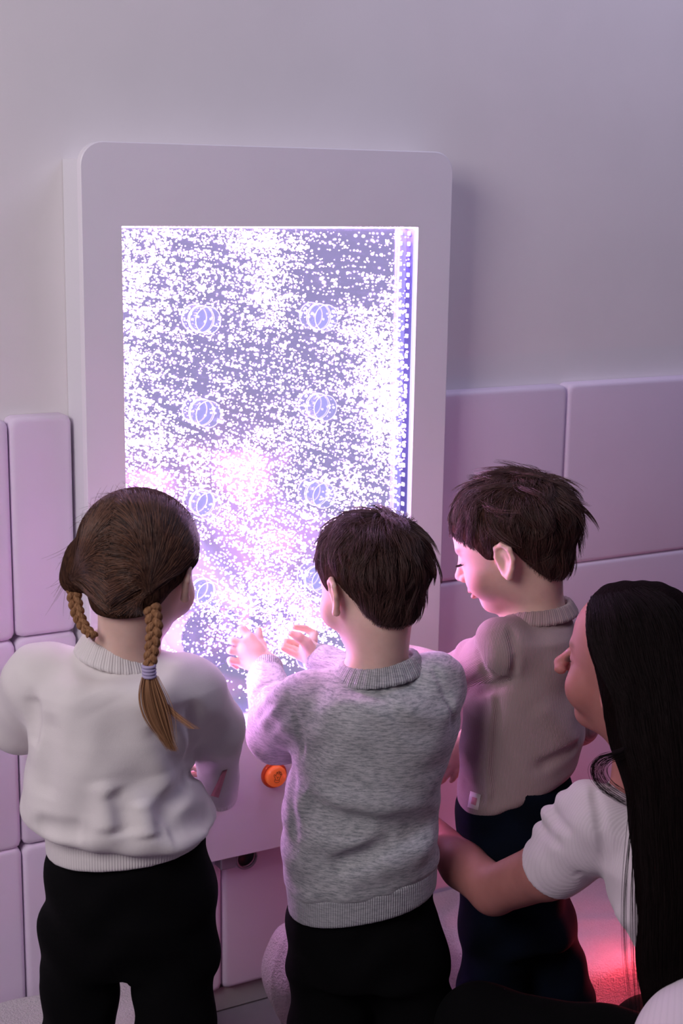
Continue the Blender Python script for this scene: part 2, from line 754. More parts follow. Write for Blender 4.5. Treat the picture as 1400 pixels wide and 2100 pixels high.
PW, PHH = 0.387, 0.3825
ztop = CAM[2] - 0.360 * 2.4 / 2.3 + 0.003
pad_cache = {}
PANEL_X = (0.826, 1.549)
for ci in range(-6, 7):
    for ri in range(3):
        x0, x1 = 0.716 + ci * PW, 0.716 + (ci + 1) * PW
        z1 = ztop - ri * PHH
        z0 = z1 - PHH
        if ri < 2:                                   # pads are cut to fit round the panel
            if x0 < PANEL_X[0] < x1:
                x1 = PANEL_X[0]
            elif x0 < PANEL_X[1] < x1:
                x0 = PANEL_X[1]
            elif x0 >= PANEL_X[0] and x1 <= PANEL_X[1]:
                continue
        k = (round(x1 - x0, 4), round(z1 - z0, 4))
        if k not in pad_cache:
            pad_cache[k] = rounded_pad(k[0] - 0.002, k[1] - 0.002, 0.036, 0.010)
        o = bpy.data.objects.new('wall_pad', pad_cache[k])
        link(o, wall_back)
        zj = {-1: -0.003, 0: 0.0}.get(ci, random.uniform(-0.002, 0.002)) if ri < 2 else 0.0
        o.location = ((x0 + x1) / 2, WALL_Y - 0.0005, (z0 + z1) / 2 + zj)

# ---------------------------------------------------------------- the bubble panel
FX0, FX1, FZ0, FZ1, FY = 0.830, 1.545, 0.354, 1.648, -0.055
GX0, GX1, GZ0, GZ1 = 0.899, 1.473, 0.604, 1.513
TANK_Y = FY + 0.040
panel = empty('bubble_panel', ((FX0 + FX1) / 2, WALL_Y, FZ0))
tag(panel, 'tall white wall panel with a brightly lit tank of rising bubbles', 'light panel')


def rrect(x0, x1, z0, z1, r, n=8):
    pts = []
    for cx, cz, a0 in ((x1 - r, z1 - r, 0), (x0 + r, z1 - r, 90), (x0 + r, z0 + r, 180), (x1 - r, z0 + r, 270)):
        for k in range(n + 1):
            a = math.radians(a0 + 90 * k / n)
            pts.append((cx + r * math.cos(a), cz + r * math.sin(a)))
    return pts


def frame_plate():
    """front board with rounded corners and a rectangular opening, 16 mm thick"""
    n = 8
    outer = rrect(FX0, FX1, FZ0, FZ1, 0.038, n)
    inner = []
    for (x, z) in ((GX1, GZ1), (GX0, GZ1), (GX0, GZ0), (GX1, GZ0)):
        inner += [(x, z)] * (n + 1)
    N = len(outer)
    b = 0.0015
    cx, cz = (FX0 + FX1) / 2, (FZ0 + FZ1) / 2
    sh = lambda p, d: (p[0] + d * (1 if p[0] < cx else -1), p[1] + d * (1 if p[1] < cz else -1))
    V, Fc = [], []
    rows = [([sh(p, 0) for p in outer], FY + 0.016), ([sh(p, 0) for p in outer], FY + b), ([sh(p, b) for p in outer], FY),
            (inner, FY), (inner, FY + 0.016)]
    for pts, y in rows:
        V += [(p[0], y, p[1]) for p in pts]
    for i in range(len(rows)):
        j = (i + 1) % len(rows)
        for k in range(N):
            k2 = (k + 1) % N
            a = [i * N + k, i * N + k2, j * N + k2, j * N + k]
            if i == 2 or i == 3 or i == 4:
                if inner[k] == inner[k2] and i == 3:
                    continue
            Fc.append(tuple(a))
    # weld the repeated corner vertices
    key, remap, VV = {}, [], []
    for v in V:
        t = tuple(round(c, 6) for c in v)
        if t not in key:
            key[t] = len(VV)
            VV.append(v)
        remap.append(key[t])
    FF = []
    for f in Fc:
        g = []
        for i in f:
            r = remap[i]
            if r not in g:
                g.append(r)
        if len(g) >= 3:
            FF.append(tuple(g))
    return VV, FF


V, Fc = frame_plate()
obj('front_board', V, Fc, M['panel'], panel, True, 35)
b = MB()
cb = 0.018
ZS = ztop - 2 * PHH + 0.003
for xa, xb in ((FX0 + 0.001, FX0 + cb), (FX1 - cb, FX1 - 0.002)):
    b.box((xa, FY + 0.016, ZS), (xb, WALL_Y - 0.001, FZ1 - 0.028))
    b.box((xa, FY + 0.016, FZ0 + 0.012), (xb, -0.003, ZS))
b.box((FX0 + cb, FY + 0.016, FZ1 - 0.046), (FX1 - cb, WALL_Y - 0.001, FZ1 - 0.028))
b.build('cabinet_body', M['panel_side'], panel)
# black bottom board of the cabinet
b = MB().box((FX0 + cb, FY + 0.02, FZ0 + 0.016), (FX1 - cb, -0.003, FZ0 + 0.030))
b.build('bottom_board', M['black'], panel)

# the tank; its floor lies a little below the opening, the lower LED strip behind the board
TZ0 = GZ0 - 0.028
tank_parts = {}
b = MB().box((GX0 - 0.004, TANK_Y, TZ0 - 0.004), (GX1 + 0.004, TANK_Y + 0.006, GZ1 + 0.004))
b.build('tank_back', M['tank_back'], panel)
b = MB()
b.box((GX0 - 0.008, FY + 0.016, TZ0 - 0.004), (GX0, TANK_Y, GZ1 + 0.004))
b.box((GX1, FY + 0.016, TZ0 - 0.004), (GX1 + 0.008, TANK_Y, GZ1 + 0.004))
b.box((GX0, FY + 0.016, GZ1), (GX1, TANK_Y, GZ1 + 0.008))
b.box((GX0, FY + 0.016, TZ0 - 0.008), (GX1, TANK_Y, TZ0))
b.build('tank_side', M['tank_side'], panel)
b = MB().box((GX0 + 0.001, FY + 0.002, GZ0 + 0.001), (GX1 - 0.001, FY + 0.008, GZ1 - 0.001))
b.build('front_pane', M['pane'], panel)
# LED strips round the rim of the tank, shining in
def led_strip(lo, hi, mat, dots=None):
    st = MB().box(lo, hi).build('led_strip', M[mat], panel)
    if dots:
        me = bpy.data.meshes.new('diode')
        bb = MB().box((-0.0012, -0.004, -0.0035), (0.0012, 0.004, 0.0035), 0.0006)
        me.from_pydata(bb.v, [], bb.f)
        me.materials.append(M['led'])
        for k in range(48):
            z = GZ0 + 0.012 + k * (GZ1 - GZ0 - 0.024) / 47
            d = bpy.data.objects.new('diode', me)
            link(d, st)
            d.location = Vector((dots, FY + 0.026, z)) - panel.location
    return st


led_strip((GX0 + 0.0005, FY + 0.010, GZ0 + 0.004), (GX0 + 0.0025, TANK_Y - 0.004, GZ1 - 0.004), 'led_left')
led_strip((GX1 - 0.0025, FY + 0.009, GZ0 + 0.004), (GX1 - 0.0005, FY + 0.012, GZ1 - 0.004), 'led_strip', GX1 - 0.0035)
led_strip((GX0 + 0.004, FY + 0.010, GZ1 - 0.0022), (GX1 - 0.004, FY + 0.034, GZ1 - 0.0005), 'led_top')
led_strip((GX0 + 0.02, FY + 0.018, TZ0 + 0.002), (GX1 - 0.02, FY + 0.034, TZ0 + 0.006), 'led_base')

# acrylic spacer pegs across the tank, two columns
peg_spots = []
for ri in range(5):
    peg_spots.append((1.058, 1.354 - 0.163 * ri))
    peg_spots.append((1.290, 1.352 - 0.163 * ri))
for (x, z) in peg_spots:
    r = 0.0235
    p = MB().lathe_y(x, z, [(r, FY + 0.009), (r, FY + 0.022), (r * 0.96, FY + 0.023), (r * 0.96, TANK_Y - 0.001)], 28).build(
        'acrylic_peg', M['peg'], panel, True, 40)
    for yy, rr in ((FY + 0.010, r), (TANK_Y - 0.003, r)):
        pts = [(x + rr * math.cos(a), yy, z + rr * math.sin(a)) for a in np.linspace(0, 2 * math.pi, 29)]
        MB().tube(pts, 0.0008, 5).build('rim', M['peg_rim_glow'], p, True)
    for dx in (-0.005, 0.006):
        MB().lathe_y(x + dx, z + 0.002 * (1 if dx > 0 else -1), [(0.0022, FY + 0.0125), (0.0022, FY + 0.0135)], 10).build(
            'screw', M['peg_rim_glow'], p, True)

# two big clear discs set in the pane low down
for (px, py, rp) in ((556, 1274, 50), (435, 1305, 66)):
    c = PY(px, py, FY - 0.004)
    r = rp * MPX(c)
    o = MB().lathe_y(c[0], c[2], [(r, FY + 0.001), (r, FY - 0.006), (r * 0.97, FY - 0.007)], 48).build(
        'clear_disc', M['disc'], panel, True, 40)
    pts = [(c[0] + r * math.cos(a), FY - 0.006, c[2] + r * math.sin(a)) for a in np.linspace(0, 2 * math.pi, 49)]
    MB().tube(pts, 0.0008, 5).build('rim', M['disc'], o, True)

# bubbles: clouds of them, denser where the photograph is white
BLOBS = [(250, 560, 60, 160, 1.2), (300, 600, 90, 120, 0.75), (530, 490, 70, 55, 2.6), (545, 590, 45, 70, 1.3), (540, 670, 70, 25, 0.8),
         (790, 740, 55, 110, 1.9), (800, 880, 40, 80, 1.5), (730, 700, 50, 50, 0.8), (320, 900, 80, 90, 1.2), (270, 800, 40, 160, 1.0),
         (430, 960, 110, 60, 0.7), (560, 980, 120, 80, 0.55), (500, 1120, 60, 90, 0.8), (590, 1100, 50, 80, 0.8), (560, 1230, 80, 45, 1.3),
         (480, 1260, 50, 40, 1.2), (610, 1310, 60, 50, 1.8), (350, 480, 90, 20, 0.8), (640, 840, 60, 60, 0.7), (720, 1000, 60, 60, 0.7),
         (850, 700, 12, 260, 1.0), (450, 780, 120, 50, 0.35), (420, 560, 60, 60, 0.45), (600, 900, 90, 30, 0.6), (450, 1330, 30, 20, 0.6)]


def bubble_density(x, y):
    d = np.full(x.shape, 0.16)
    for bx, by, sx, sy, w in BLOBS:
        d = d + w * np.exp(-((x - bx) / sx) ** 2 - ((y - by) / sy) ** 2)
    d = d * np.where(y > 1350, 0.35, 1.0)
    return d


ico = []
ph = (1 + 5 ** 0.5) / 2
for a, bq in ((1, ph), (-1, ph), (1, -ph), (-1, -ph)):
    ico += [(0, a, bq), (a, bq, 0), (bq, 0, a)]
ico = np.array(ico, float) / math.sqrt(1 + ph * ph)
tri = []
for i in range(12):
    for j in range(i + 1, 12):
        for k in range(j + 1, 12):
            if max(np.linalg.norm(ico[i] - ico[j]), np.linalg.norm(ico[j] - ico[k]), np.linalg.norm(ico[i] - ico[k])) < 1.06:
                t = (i, j, k)
                if np.dot(np.cross(ico[j] - ico[i], ico[k] - ico[i]), ico[i]) < 0:
                    t = (i, k, j)
                tri.append(t)
tri = np.array(tri)
NB = 60000
bx = RNG.uniform(GX0 + 0.005, GX1 - 0.005, NB)
bz = RNG.uniform(GZ0 + 0.006, GZ1 - 0.006, NB)
by = RNG.uniform(FY + 0.013, TANK_Y - 0.004, NB)
Pw = np.stack([bx, by, bz], 1) - CAM
dep = Pw @ FW
ux = Pw @ RT / dep * F_PX + W_PX / 2
uy = Pw @ DN / dep * F_PX + H_PX / 2
dens = bubble_density(ux, uy)
patch = 0.75 + 0.5 * np.sin(bx * 61 + 3 * np.sin(bz * 47)) * np.sin(bz * 83 + 2 * np.sin(bx * 39))
keep = RNG.uniform(0, 1, NB) < np.clip((dens + 0.06) * patch * 0.37, 0, 0.78)
bx, by, bz = bx[keep], by[keep], bz[keep]
for sx, sz in peg_spots:
    out = (bx - sx) ** 2 + (bz - sz) ** 2 > 0.026 ** 2
    bx, by, bz = bx[out], by[out], bz[out]
nb = len(bx)
br = np.clip(RNG.lognormal(math.log(0.00132), 0.42, nb), 0.0007, 0.0036)
Vb = (np.stack([bx, by, bz], 1)[:, None, :] + ico[None] * br[:, None, None] * np.array([1.15, 1.0, 0.95])).reshape(-1, 3)
Fb = (tri[None] + (np.arange(nb) * 12)[:, None, None]).reshape(-1, 3).astype(np.int32)
o = obj('bubbles', Vb, Fb, M['bubble'], panel, True)
tag(o, 'thousands of white air bubbles rising in the tank, LED light put in as glow', kind='stuff')
print('bubbles', nb)

# push buttons
def button(px, py, ring_mat, cap_mat, label, icon):
    c = PY(px, py, FY - 0.012)
    x, z = c[0], c[2]
    y = FY
    root = empty('push_button', (x, y, z))
    r = 0.0255
    # child of the panel: built as a part with its own pieces
    ring = MB().lathe_y(x, z, [(r, y + 0.001), (r, y - 0.005), (r * 0.96, y - 0.0075), (r * 0.86, y - 0.0085), (r * 0.80, y - 0.006)], 40)
    bpy.data.objects.remove(root)
    ro = ring.build('push_button', M[ring_mat], panel, True, 40)
    tag(ro, label)
    rc = r * 0.80
    MB().lathe_y(x, z, [(rc, y - 0.004), (rc, y - 0.014), (rc * 0.95, y - 0.017), (rc * 0.80, y - 0.0185), (rc * 0.3, y - 0.0192)], 40).build(
        'button_cap', M[cap_mat], ro, True, 50)
    if icon:
        yy = y - 0.0195
        S = rc * 0.0106

        def stroke(pts):
            ang = math.radians(-14)
            q = [(x + S * (u * math.cos(ang) - v * math.sin(ang)), yy, z + S * (u * math.sin(ang) + v * math.cos(ang))) for u, v in pts]
            return q
        # outline of an open hand with a cuff
        hand = [(-20, -20), (-26, -6), (-38, 8), (-44, 20), (-40, 26), (-34, 22), (-24, 10), (-24, 30), (-24, 46), (-19, 51), (-14, 46), (-12, 28),
                (-8, 48), (-5, 58), (1, 59), (4, 53), (3, 28), (9, 46), (14, 54), (20, 52), (21, 46), (15, 22), (22, 32), (28, 38), (33, 34),
                (31, 27), (23, 8), (19, -8), (16, -20)]
        cuff = [(-24, -20), (-28, -28), (-24, -40), (0, -46), (20, -40), (23, -28), (18, -20), (0, -26), (-24, -20)]
        m = MB()
        m.tube(stroke(hand), 0.00042, 5)
        m.tube(stroke(cuff), 0.00042, 5)
        m.tube(stroke([(-14, 8), (-4, 0), (10, 6)]), 0.00035, 5)
        m.tube(stroke([(-4, 0), (-2, -14)]), 0.00035, 5)
        m.build('hand_print', M['print'], ro, True)
    return ro


button(566, 1592, 'orange_ring', 'orange_cap', 'round orange push button with a hand outline', True)
button(455, 1622, 'green_ring', 'green_cap', 'round dark green push button', False)

# fittings under the panel
pz = FZ0
c = PY(459, 1765, 0.0)
b = MB().box((c[0] - 0.020, -0.030, pz - 0.035), (c[0] + 0.012, 0.0, pz + 0.02), 0.002)
b.build('bracket', M['metal'], panel)
c = PY(504, 1758, -0.01)
pts = [(c[0] + 0.021 * math.cos(a), -0.012, c[2] + 0.021 * math.sin(a)) for a in np.linspace(0, 2 * math.pi, 25)]
rg = MB().tube(pts, 0.003, 8).build('pipe_ring', M['metal'], panel, True)
MB().lathe_y(c[0], c[2], [(0.0195, -0.006), (0.0195, 0.0)], 24).build('pipe_core', M['black'], rg, True)
c = PY(545, 1765, -0.005)
MB().tube([(c[0], -0.004, pz + 0.02), (c[0], -0.004, pz - 0.018), (c[0] - 0.012, -0.004, pz - 0.020)], 0.0022, 6).build('hook', M['black'], panel, True)

# ---------------------------------------------------------------- plush things on the floor
def slab(name, lo, hi, r, mat, h=0.008, amp=0.004):
    lo, hi = np.array(lo, float), np.array(hi, float)
    c, e = (lo + hi) / 2, (hi - lo) / 2 - r

    def fn(P):
        q = np.abs(P - c) - e
        d = np.linalg.norm(np.maximum(q, 0), axis=1) + np.minimum(q.max(1), 0) - r
        w = np.sin(P[:, 0] * 31 + 2 * np.sin(P[:, 1] * 23)) * np.sin(P[:, 1] * 37 + P[:, 2] * 29)
        return d + amp * w
    S = SDF().u((fn, c, 1e4), 0)
    V, Q = S.mesh(lo - 0.03, hi + 0.03, h)
    V[:, 2] = np.maximum(V[:, 2], 0.0)
    return obj(name, V, Q, mat)


m = slab('floor_mat', (-0.5, -0.40, 0.0), (0.965, 0.0, 0.155), 0.03, M['plush'])
tag(m, 'thick white plush mat along the wall below the left wall pads', 'mat', 'plush floor mats')
fr = PZ(1205, 1994, 0.16)
m = slab('floor_mat', (1.50, fr[1], 0.0), (3.2, 0.0, 0.160), 0.03, M['plush'])
tag(m, 'thick white plush mat along the wall, lit red beside the woman', 'mat', 'plush floor mats')

# upright plush cushion by the grey sweatshirt boy's leg
cc = PY(612, 1990, -0.2)
cf = PY(650, 2060, -0.2)
S = SDF()
S.u(ell(cc, (0.064, 0.075, 0.092)), 0.0)
S.u(rcone(cc + np.array([0.012, 0, -0.03]), np.array([cf[0], cf[1], 0.055]), 0.052, 0.060), 0.04)
S.disp(lambda P: -0.004 * np.exp(-((P[:, 1] - cc[1] - 0.3 * (P[:, 0] - cc[0])) / 0.006) ** 2) + 0.0015 * np.sin(P[:, 2] * 60 + P[:, 0] * 40))
V, Q = S.mesh(cc - [0.2, 0.14, cc[2] + 0.02], cc + [0.2, 0.14, 0.13], 0.004)
V[:, 2] = np.maximum(V[:, 2], 0.0)
m = obj('plush_cushion', V, Q, M['plush_cushion'])
tag(m, 'rounded pink-lit plush cushion standing on the floor under the panel', 'cushion')


# ---------------------------------------------------------------- people: materials
def skin_mat():
    q = NT('skin')
    at = q.n('ShaderNodeAttribute', attribute_name='tone')
    c = q.coord()
    n = q.noise(c, 40, 3)
    mx = q.n('ShaderNodeMix', data_type='RGBA', blend_type='MULTIPLY')
    mx.inputs['Factor'].default_value = 1.0
    q.l(at.outputs['Color'], mx.inputs['A'])
    q.l(q.ramp(n, [(0.35, (0.92, 0.90, 0.90)), (0.65, (1.0, 1.0, 1.0))]), mx.inputs['B'])
    q.set(Base_Color=mx.outputs['Result'], Roughness=0.5, Subsurface_Weight=0.35)
    q.b.inputs['Subsurface Radius'].default_value = (1.0, 0.30, 0.18)
    q.b.inputs['Subsurface Scale'].default_value = 0.010
    q.b.inputs['Specular IOR Level'].default_value = 0.3
    q.set(Normal=q.bump(q.noise(c, 900, 2), 0.08, 0.001))
    return q.m


M['skin'] = skin_mat()


def cloth(name, col, col2=None, rib=0.0, ribcol=0.12, weave=900.0, rough=0.9, streak=False, sheen=0.3):
    """knitted cloth; 'rib' reads the ribs' phase from the mesh so that they follow each sleeve and the trunk"""
    q = NT(name)
    c = q.coord()
    col2 = col2 or tuple(x * 0.9 for x in col)
    if streak:
        sv = q.coord('Object', (70.0, 70.0, 420.0))
        f1 = q.noise(sv, 1.0, 4, 0.6)
        f2 = q.noise(q.coord('Object', (220.0, 220.0, 900.0)), 1.0, 2, 0.6)
        f = q.math('ADD', q.math('MULTIPLY', f1, 0.7), q.math('MULTIPLY', f2, 0.3))
        base = q.ramp(f, [(0.36, col2), (0.60, col)])
    else:
        base = q.ramp(q.noise(c, 14, 3), [(0.3, col2), (0.7, col)])
    nrm = q.bump(q.noise(c, weave, 2, 0.6), 0.25, 0.0015)
    if rib > 0:
        at = q.n('ShaderNodeAttribute', attribute_name='rib')
        w = q.math('SINE', at.outputs['Fac'])
        w = q.math('ADD', q.math('MULTIPLY', w, 0.5), 0.5)
        nrm = q.bump(w, 0.7, rib, nrm)
        mx = q.n('ShaderNodeMix', data_type='RGBA', blend_type='MULTIPLY')
        mx.inputs['Factor'].default_value = 1.0
        q.l(base, mx.inputs['A'])
        q.l(q.ramp(w, [(0.0, (1 - ribcol,) * 3), (0.45, (1.0,) * 3)]), mx.inputs['B'])
        base = mx.outputs['Result']
    q.set(Base_Color=base, Roughness=rough, Normal=nrm, Sheen_Weight=sheen, Sheen_Roughness=0.5)
    q.b.inputs['Specular IOR Level'].default_value = 0.1
    return q.m


M['white_fleece'] = cloth('white_fleece', (0.80, 0.76, 0.74), (0.74, 0.70, 0.69))
M['white_rib'] = cloth('white_rib', (0.80, 0.76, 0.74), (0.76, 0.72, 0.71), 0.0008, 0.06)
M['grey_heather'] = cloth('grey_heather', (0.52, 0.52, 0.53), (0.22, 0.24, 0.25), streak=True)
M['grey_rib'] = cloth('grey_rib', (0.52, 0.52, 0.54), (0.30, 0.31, 0.33), 0.0012, 0.30, streak=True)
M['beige_rib'] = cloth('beige_rib', (0.42, 0.31, 0.31), (0.38, 0.275, 0.275), 0.0007, 0.26)
M['tee_rib'] = cloth('white_tee', (0.78, 0.68, 0.74), (0.74, 0.64, 0.70), 0.0003, 0.05)
M['black_cloth'] = cloth('black_cloth', (0.003, 0.003, 0.0035), (0.002, 0.002, 0.0025), sheen=0.0)
M['navy_cloth'] = cloth('navy_cloth', (0.002, 0.005, 0.014), (0.0015, 0.003, 0.007), sheen=0.0)
M['pink_print'] = plain('pink_print', (0.75, 0.30, 0.36), 0.7)
M['tag_white'] = plain('tag_white', (0.80, 0.72, 0.72), 0.8)
M['band_lilac'] = plain('lilac_elastic', (0.42, 0.36, 0.55), 0.6)
M['clip'] = plain('hair_clip', (0.75, 0.75, 0.80), 0.25)
M['gold'] = plain('gold_stud', (0.9, 0.7, 0.4), 0.2, metal=1.0)


def hair_mat(name, col, col2, rough=0.42, spec=0.3):
    q = NT(name)
    hi = q.n('ShaderNodeHairInfo')
    q.set(Base_Color=q.ramp(hi.outputs['Random'], [(0.0, col2), (1.0, col)]), Roughness=rough)
    q.b.inputs['Specular IOR Level'].default_value = spec
    return q.m


def hair_cap_mat(name, col, col2):
    q = NT(name)
    c = q.coord('Object', (1.0, 1.0, 0.25))
    n = q.noise(c, 330, 3)
    q.set(Base_Color=q.ramp(n, [(0.3, col2), (0.7, col)]), Roughness=0.85, Normal=q.bump(n, 0.7, 0.004))
    q.b.inputs['Specular IOR Level'].default_value = 0.03
    return q.m


HAIRS = {'brown': ((0.105, 0.048, 0.038), (0.030, 0.013, 0.011)), 'boy': ((0.110, 0.052, 0.042), (0.030, 0.014, 0.012)),
         'fair': ((0.16, 0.075, 0.045), (0.018, 0.009, 0.007)), 'blonde': ((0.50, 0.27, 0.14), (0.20, 0.095, 0.045)), 'dark': ((0.010, 0.005, 0.005), (0.004, 0.002, 0.002))}  # blonde: lighter hair of the braids, lightened further for light on them
for k, (c1, c2) in HAIRS.items():
    M['hair_' + k] = hair_mat('hair_' + k, c1, c2, *((0.6, 0.10) if k == 'dark' else ()))
    M['cap_' + k] = hair_cap_mat('haircap_' + k, tuple(x * (0.5 if k == 'fair' else 0.75) for x in c1), c2)
M['lash'] = plain('eyelash', (0.02, 0.012, 0.01), 0.6)


# ---------------------------------------------------------------- people: heads, hands
class Head:
    """frame of a head: local x right, y forward, z up from the chin; unit = head height"""
    def __init__(self, c, s, az, down=0.0, roll=0.0, adult=False):
        az, down, roll = map(math.radians, (az, down, roll))
        f = np.array([math.sin(az) * math.cos(down), math.cos(az) * math.cos(down), -math.sin(down)])
        r = np.array([math.cos(az), -math.sin(az), 0.0])
        u = np.cross(r, f)
        r, u = r * math.cos(roll) + u * math.sin(roll), u * math.cos(roll) - r * math.sin(roll)
        self.R = np.stack([r, f, u], 1)
        self.s, self.adult = s, adult
        self.o = np.asarray(c, float) - self.R @ np.array([0, 0, 0.5]) * s

    def w(self, x, y, z):
        return self.o + self.R @ (np.array([x, y, z]) * self.s)

    def loc(self, P):
        return (np.asarray(P) - self.o) @ self.R / self.s

    def el(self, c, r, rot=None):
        R = self.R if rot is None else self.R @ rot
        return ell(self.w(*c), np.array(r) * self.s, R)

    def rc(self, a, b, ra, rb):
        return rcone(self.w(*a), self.w(*b), ra * self.s, rb * self.s)

    def build(self, S):
        s, A = self.s, self.adult
        S.u(self.el((0, -0.055, 0.63), (0.370, 0.470, 0.375)), 0.0)
        if A:
            S.u(self.el((0, 0.10, 0.36), (0.285, 0.315, 0.37)), 0.10 * s)
            S.u(self.el((0, 0.26, 0.07), (0.12, 0.12, 0.09)), 0.10 * s)
        else:
            S.u(self.el((0, 0.085, 0.37), (0.310, 0.325, 0.35)), 0.10 * s)
            S.u(self.el((0, 0.235, 0.085), (0.13, 0.12, 0.095)), 0.10 * s)
        for k in (-1, 1):
            S.u(self.el((k * 0.17, 0.22, 0.30), (0.14, 0.15, 0.15)), 0.06 * s)
            S.u(self.el((k * 0.10, 0.345, 0.565), (0.10, 0.042, 0.034)), 0.05 * s)
            S.s(self.el((k * 0.15, 0.435, 0.485), (0.078, 0.060, 0.045)), 0.05 * s)
            S.u(self.el((k * 0.145, 0.300, 0.475), (0.075, 0.075, 0.062)), 0.015 * s)
            S.s(self.rc((k * 0.09, 0.372, 0.460), (k * 0.20, 0.345, 0.460), 0.006, 0.006), 0.008 * s)
        nl = 0.565 if A else 0.475
        S.u(self.rc((0, 0.385, 0.53 if A else 0.52), (0, nl - (0.035 if A else 0.02), 0.362 if A else 0.355), 0.034 if A else 0.030, 0.040 if A else 0.042), 0.05 * s if A else 0.035 * s)
        S.u(self.el((0, nl - (0.022 if A else 0.01), 0.345), (0.044, 0.040, 0.038)), 0.03 * s)
        for k in (-1, 1):
            S.u(self.el((k * 0.045, nl - 0.055, 0.325), (0.036, 0.045, 0.034)), 0.015 * s)
            S.s(self.el((k * 0.028, nl - 0.035, 0.296), (0.014, 0.022, 0.014)), 0.008 * s)
        S.u(self.el((0, 0.385, 0.235), (0.095, 0.045, 0.038)), 0.03 * s)
        S.u(self.el((0, 0.405, 0.218), (0.075, 0.032, 0.022)), 0.012 * s)
        S.u(self.el((0, 0.395, 0.168), (0.070, 0.034, 0.024)), 0.015 * s)
        S.s(self.rc((-0.085, 0.405, 0.193), (0.085, 0.405, 0.193), 0.005, 0.005), 0.008 * s)
        # ears
        EZ = 0.425
        for k in (-1, 1):
            rot = np.array(Matrix.Rotation(math.radians(k * 22), 3, 'Z') @ Matrix.Rotation(math.radians(12), 3, 'X'))
            e = 0.355
            S.u(self.el((k * (e + 0.018), -0.045, EZ), (0.022, 0.085, 0.130), rot), 0.02 * s)
            # helix rim
            rim = [(-0.01, 0.035, -0.06), (0.0, 0.075, 0.03), (0.01, 0.06, 0.105), (0.012, 0.0, 0.140), (0.012, -0.065, 0.105),
                   (0.010, -0.085, 0.03), (0.006, -0.06, -0.05), (0.0, -0.02, -0.115), (-0.01, 0.03, -0.10)]
            pts = []
            for (x, y, z) in rim:
                v = rot @ np.array([k * x, y, z])
                pts.append(self.w(k * (e + 0.028) + v[0], -0.045 + v[1], EZ + v[2]))
            S.chain(pts, [0.020 * s, 0.020 * s, 0.022 * s, 0.022 * s, 0.021 * s, 0.019 * s, 0.020 * s, 0.030 * s, 0.024 * s], 0.012 * s)
            S.s(self.el((k * (e + 0.058), -0.022, EZ - 0.010), (0.042, 0.046, 0.078), rot), 0.014 * s)

    def hairline(self, L, pts):
        y = [p[0] for p in pts]
        z = [p[1] for p in pts]
        return np.interp(L[:, 1], y, z)


BOY_LINE = [(-0.60, 0.08), (-0.40, 0.10), (-0.28, 0.17), (-0.21, 0.27), (-0.16, 0.37), (-0.115, 0.50), (-0.06, 0.575), (0.02, 0.55), (0.045, 0.44), (0.11, 0.46), (0.17, 0.58), (0.28, 0.68), (0.40, 0.75), (0.6, 0.79)]
GIRL_LINE = [(-0.60, 0.10), (-0.40, 0.12), (-0.24, 0.18), (-0.13, 0.34), (-0.05, 0.52), (0.05, 0.56), (0.15, 0.60), (0.28, 0.72), (0.40, 0.80), (0.6, 0.84)]


def hand(S, wrist, fdir, back, side, s, curl=0.5, spread=0.16):
    """a five-fingered hand; fdir: towards the fingers, back: out of the back of the hand, side: towards the thumb"""
    f, b = unit(fdir), np.asarray(back, float)
    b = unit(b - f * b.dot(f))
    t = unit(np.asarray(side, float) - f * np.dot(side, f) - b * np.dot(side, b))
    w = np.asarray(wrist, float)
    palm = w + f * 0.48 * s
    R = np.stack([t, f, b], 1)
    S.u(ell(w + f * 0.27 * s, np.array([0.215, 0.30, 0.115]) * s, R), 0.05 * s)
    for i, (off, ln, rad) in enumerate(((0.165, 0.42, 0.060), (0.055, 0.47, 0.062), (-0.055, 0.43, 0.059), (-0.155, 0.34, 0.052))):
        k = w + f * (0.50 - 0.03 * abs(i - 1.2)) * s + t * off * s
        d = unit(f + t * spread * (1.2 - i) * 0.6)
        c = curl * (0.9 + 0.12 * i)
        p = [k - d * 0.12 * s, k]
        ang = 0.0
        for seg, q in ((0.45, 0.55), (0.30, 1.0), (0.25, 0.8)):
            ang += c * q
            dd = d * math.cos(ang) - b * math.sin(ang)
            p.append(p[-1] + dd * ln * seg * s)
        S.chain(p, [rad * s, rad * s, rad * 0.95 * s, rad * 0.88 * s, rad * 0.76 * s], 0.012 * s)
    p = [w + f * 0.10 * s + t * 0.10 * s - b * 0.03 * s, w + f * 0.27 * s + t * 0.245 * s - b * 0.07 * s,
         w + f * 0.44 * s + t * 0.31 * s - b * 0.13 * s, w + f * 0.60 * s + t * 0.30 * s - b * 0.19 * s]
    S.chain(p, [0.085 * s, 0.078 * s, 0.066 * s, 0.054 * s], 0.02 * s)


